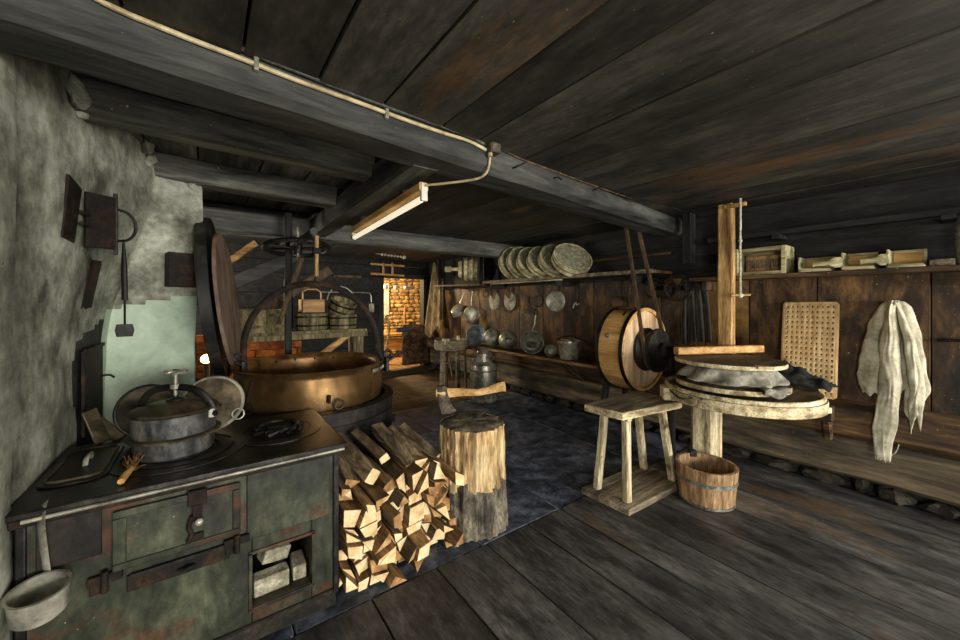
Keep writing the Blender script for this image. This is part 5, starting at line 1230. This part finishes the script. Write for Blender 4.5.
# milk can, round stand, apron
mc = V(3.3, 4.43, 0); Tm = Matrix.Translation(mc)
mk = root('milk_can', mc, 'tall dented metal milk can on the slate under the bench end', 'milk can')
child(MB().lathe([(.001, .0), (.19, .0), (.205, .02), (.20, .46), (.185, .53), (.11, .58), (.105, .66), (.001, .66)], 44, Tm), 'body', M_can, mk)
for z in (.03, .44): child(MB().lathe([(.201, z), (.209, z + .01), (.201, z + .02)], 44, Tm), 'ring', M_can, mk)
child(MB().lathe([(.12, .655), (.13, .66), (.13, .70), (.10, .71), (.09, .73), (.001, .735)], 36, Tm), 'lid', M_can, mk)
for s in (-1, 1): child(MB().tube([mc + V(s * .14, 0, .56), mc + V(s * .20, 0, .60), mc + V(s * .19, 0, .64), mc + V(s * .12, 0, .63)], .011, 8, smooth=1), 'handle', M_tin, mk)
sc_ = V(3.28, 5.30, 0)
sd_ = root('round_stand', sc_, 'weathered round wooden stand on three legs beside the milk can', 'stand'); Ts = Matrix.Translation(sc_)
child(MB().lathe([(.001, .655), (.25, .655), (.275, .67), (.285, .74), (.275, .825), (.255, .825), (.25, .76), (.001, .76)], 40, Ts), 'tub_top', M_seat, sd_)
for a in (200, 265, 330, 80): 
    d = V(math.cos(R(a)), math.sin(R(a)), 0); child(MB().beam(sc_ + d * .25, sc_ + d * .225 + V(0, 0, .67), .075, .04, 6, .003, up=d), 'leg', M_seat, sd_)
child(MB().tube([sc_ + V(-.1, -.2, .25), sc_ + V(.05, .15, .5)], .015, 6).tube([sc_ + V(-.2, -.1, .46), sc_ + V(.18, -.08, .46)], .015, 6), 'cross_bars', M_seat, sd_)
tag(build(MB().box((3.05, 5.12, .765), (3.15, 5.22, .86)), 'wooden_mallet', M_form, None, .01), 'small pale wooden block standing on the round stand', 'block')
tag(build(MB().cyl((3.32, 5.14, .765), (3.32, 5.14, .90), .025, .03), 'wooden_peg', M_form), 'upright pale wooden peg on the right of the round stand', 'peg')
ap = root('canvas_apron', at(434, 340, X=3.9), 'long tan canvas apron hanging in the dark back corner', 'apron')
def apf(u, v):
    p0 = at(437, 262, X=3.9); y = p0.y + .1 - (.10 + .62 * v ** .8) * (u - .35); z = p0.z - (1.48 + .12 * math.sin(u * 6)) * v
    return V(3.93 - .05 * (.5 + .5 * math.sin(u * 14 + v)) - .10 * v, y, z)
child(MB().grid(apf, 30, 24), 'cloth', M_apron, ap, solid=.006)
child(MB().tube([at(441, 258, X=3.93), at(441, 320, X=3.9)], .02, 8), 'pole', M_belt, ap)

# half door, racks and beads by the doorway
hd = root('half_door', (3.55, 7.3, 0), 'dark plank half door standing ajar in the back doorway', 'door')
mb = MB(); 
for k in range(4): mb.box((3.30 + k * .155, 7.25, .12), (3.45 + k * .155, 7.29, .97 + (.06 if k == 1 else 0)))
child(mb, 'planks', M_log, hd, bevel=.004)
child(MB().box((3.16, 7.22, .82), (3.44, 7.25, .92)), 'latch_bar', M_beam, hd, bevel=.004)
dr_ = root('drying_rack', at(388, 275, Y=7.33), 'small pale slatted rack hanging above the back doorway', 'rack')
for y in (263.8, 273.5): child(MB().tube([at(371, y, Y=7.3), at(404, y + 2.2, Y=7.3)], .022, 8), 'slat', M_honeyx, dr_)
for x in (383.5, 392.5): child(MB().tube([at(x, 263, Y=7.28), at(x, 275.5, Y=7.28)], .026, 8), 'crosspiece', M_honeyz, dr_)
bd_ = root('bead_string', at(394, 257, Y=5.6), 'string of pale beads hanging above the rack over the doorway', 'beads')
pts = [at(376 + 28 * k / 9, 253.5 + 3.6 * k / 9, Y=5.6) for k in range(10)]
child(MB().tube(pts, .006, 5), 'string', M_rope, bd_)
for p in (pts[1], pts[8]): child(MB().tube([p, V(p.x, p.y, 2.322)], .004, 5), 'hanger', M_iron, bd_)
for k in range(2, 10):
    child(MB().ball(pts[k], .020 if k < 9 else .034, 10), 'bead', M_rope, bd_)
# switch with conduit on the back wall
sw = root('wall_switch', at(371, 310, Y=7.36), 'small grey switch box with bent conduit on the dark back wall', 'switch')
p = at(371.5, 308, Y=7.38); child(MB().box(p - V(.05, .02, .09), p + V(.05, .02, .09)), 'box', M_tin, sw, bevel=.006)
child(MB().tube([at(320, 292, Y=7.38), at(368, 292.5, Y=7.38), at(371, 294, Y=7.38), at(371.5, 302, Y=7.38)], .013, 8, smooth=1), 'conduit', M_tin, sw)
# lit back room contents
tag(build(MB().box((at(381, 300, Y=10.1).x, 10.16, at(381, 315, Y=10.1).z), (at(390, 300, Y=10.1).x, 10.22, at(381, 282, Y=10.1).z)), 'white_board', M_white, None, .005), 'white panel on the stone wall seen through the back doorway', 'panel')
for k, px in enumerate((386, 396, 406, 410)):
    p = at(px, 286 + (2 if k else 1), Y=8.6); rt = root('hanging_cup', p - V(0, 0, .06), ['white cup hanging leftmost on the rod in the back room', 'white cup hanging second from left on the back room rod', 'white cup hanging third from left on the back room rod', 'white cup hanging rightmost on the back room rod'][k], 'cup', 'white cups on the back room rod')
    child(MB().lathe([(.02, -.05), (.05, -.03), (.055, .05), (.045, .05), (.04, -.02), (.001, -.03)], 20, Matrix.Translation(p)), 'cup', M_white, rt)
    child(MB().tube([p + V(0, 0, .04), V(p.x, 8.6, at(400, 282, Y=8.6).z)], .006, 5), 'hook', M_iron, rt)
cr_ = root('cup_rod', at(401, 282, Y=8.6), 'thin wooden rod carrying white cups in the back room', 'rod')
r0_, r1_ = at(378, 283, Y=8.6), at(424, 281, Y=8.6); child(MB().tube([r0_, r1_], .018, 8), 'rod', M_honeyx, cr_)
for t in (.1, .9):
    p = r0_.lerp(r1_, t); child(MB().tube([p, V(p.x, p.y, 2.305)], .006, 5), 'hanger', M_iron, cr_)
bb = root('back_bench', at(395, 350, Y=9.2), 'orange-lit wooden bench in the room beyond the doorway', 'bench')
b0 = at(378, 334, Y=9.3); b1 = at(425, 334, Y=9.3)
child(MB().box((b0.x, 9.1, b0.z - .06), (b1.x, 9.6, b0.z)), 'seat', M_honeyx, bb, bevel=.005)
child(MB().box((b0.x, 9.14, b0.z - .42), (b1.x, 9.18, b0.z - .12)), 'front_board', M_honeyx, bb, bevel=.005)
for x in (b0.x + .1, (b0.x + b1.x) / 2, b1.x - .1): child(MB().box((x - .04, 9.2, 0), (x + .04, 9.28, b0.z - .06)), 'leg', M_honeyz, bb)
tag(build(MB().tube([at(385, 372, Y=8.3), at(386, 350, Y=8.3), at(389, 333, Y=8.3), at(389, 320, Y=8.3), at(385, 316, Y=8.3)], .03, 8, smooth=1), 'bent_handle', M_form), 'pale bent wooden handle standing in the back room doorway', 'handle')
tag(build(MB().tube([at(404, 361, Y=9.0), at(405, 305, Y=9.0)], .03, 8), 'wooden_post', M_honeyz), 'short pale post standing before the stone wall in the back room', 'post')
# glowing lamp seen low through the gap left of the leaning lids
bu = root('floor_lamp_bulb', (-.03, 5.0, .0), 'glowing lamp low in the gap beside the leaning round lids', 'lamp')
pb_ = at(206, 359, Y=5.0); child(MB().ball(pb_, .05, 14), 'bulb', M_bulb, bu); child(MB().cyl((pb_.x, pb_.y, 0), pb_ - V(0, 0, .04), .02), 'stem', M_iron, bu)
lamp('lamp_light_gap', 'POINT', pb_ + V(0, -.10, .12), 6, (1.0, .68, .32), .05)

# ---------------- wiring, junction box, fluorescent batten
def bf(X): return 1.605 + .0892 * (X + .62) - .126
def onbeam(px, py, d=.012):
    Y = 1.6
    for _ in range(12): p = at(px, py, Y=Y); Y = bf(p.x) - d
    return at(px, py, Y=Y)
cab = [(88, -6), (120, 11), (160, 27), (200, 43), (240, 58), (280, 74), (320, 89), (360, 103), (400, 118), (440, 132), (470, 141), (486, 150)]
tag(build(MB().tube([onbeam(x, y) for x, y in cab], .0085, 8, smooth=1), 'cream_cable', M_cable), 'cream-coloured electric cable along the left half of the main ceiling beam', 'cable')
con = [(115, -6), (150, 7), (200, 30), (260, 56), (320, 80), (380, 104), (430, 122), (470, 136), (484, 144)]
tag(build(MB().tube([onbeam(x, y, .02) for x, y in con], .010, 8, smooth=1), 'grey_conduit', M_conduit), 'dark grey conduit running beside the cream cable on the beam', 'conduit')
for px, py, lb in ((256, 65, 'left'), (386, 114, 'right')):
    p = onbeam(px, py, .006); tag(build(MB().box(p - V(.008, .016, .024), p + V(.008, .006, .024)), 'cable_clip', M_tin, None, .003), 'small %s cable clip holding the cream cable to the beam' % lb, 'clip', 'cable clips on the beam')
p = onbeam(493, 146, .03); jb = root('junction_box', p, 'brown square junction box where the cables meet on the beam', 'junction box')
child(MB().box(p - V(.034, .028, .045), p + V(.034, .028, .045)), 'box', M_box, jb, bevel=.005); child(MB().box(p - V(.03, .034, .04), p + V(.03, .028, .04)), 'cover', M_box, jb, bevel=.004); child(MB().cyl(p + V(-.02, 0, -.062), p + V(-.02, 0, -.044), .013), 'gland', M_cable, jb)
rc = [(502, 152), (520, 162), (560, 176), (600, 191), (640, 204), (680, 214)]
tag(build(MB().tube([onbeam(x, y - 3, .010) for x, y in rc], .006, 8, smooth=1), 'brown_cable', M_belt), 'thin brown cable along the right half of the ceiling beam', 'cable')
q0 = onbeam(490, 156); 
tag(build(MB().tube([q0, onbeam(489, 167), onbeam(486, 172) + V(0, -.0, -.012), V(1.22, bf(1.22) + .05, 2.135), V(1.10, 1.85, 2.13), V(1.02, 1.93, 2.125)], .007, 8, smooth=2), 'lamp_cable', M_cable), 'short cream cable curling under the beam to the fluorescent lamp', 'cable')
for (px, py, dx, dz, lab) in ((512, 168, .06, .03, 'first'), (553, 178, .03, -.02, 'second'), (592, 190, .05, .025, 'third'), (634, 196, .07, .03, 'fourth')):
    p = onbeam(px, py, 0); tag(build(MB().tube([p + V(0, .02, 0), p + V(.01, -.03, 0), p + V(dx, -.05, dz)], .005, 6), 'beam_nail', M_rust), '%s bent nail from the junction box along the ceiling beam' % lab, 'nail', 'bent nails in the ceiling beam')
fl = root('fluorescent_lamp', (1.03, 2.68, 2.07), 'fluorescent tube lamp with an added faint glow on the header beam under the ceiling', 'lamp')
LA, LB = V(1.02, 1.95, 2.10), V(1.07, 3.40, 2.075)
child(MB().beam(LA + V(0, 0, .022), LB + V(0, 0, .022), .055, .05, 8, .0005, .006), 'housing', M_honey, fl)
child(MB().tube([LA + V(0, .03, -.045), LB + V(0, -.03, -.045)], .019, 14), 'tube', M_tube, fl)
for p in (LA, LB): child(MB().box(p + V(-.02, -.012, -.062), p + V(.02, .012, .04)), 'end_cap', M_white if p is LA else M_tin, fl, bevel=.004)
for t in (.2, .8):
    p = LA.lerp(LB, t); child(MB().box(p + V(-.02, -.02, .045), p + V(.02, .02, .085)), 'spacer', M_darkz, fl)
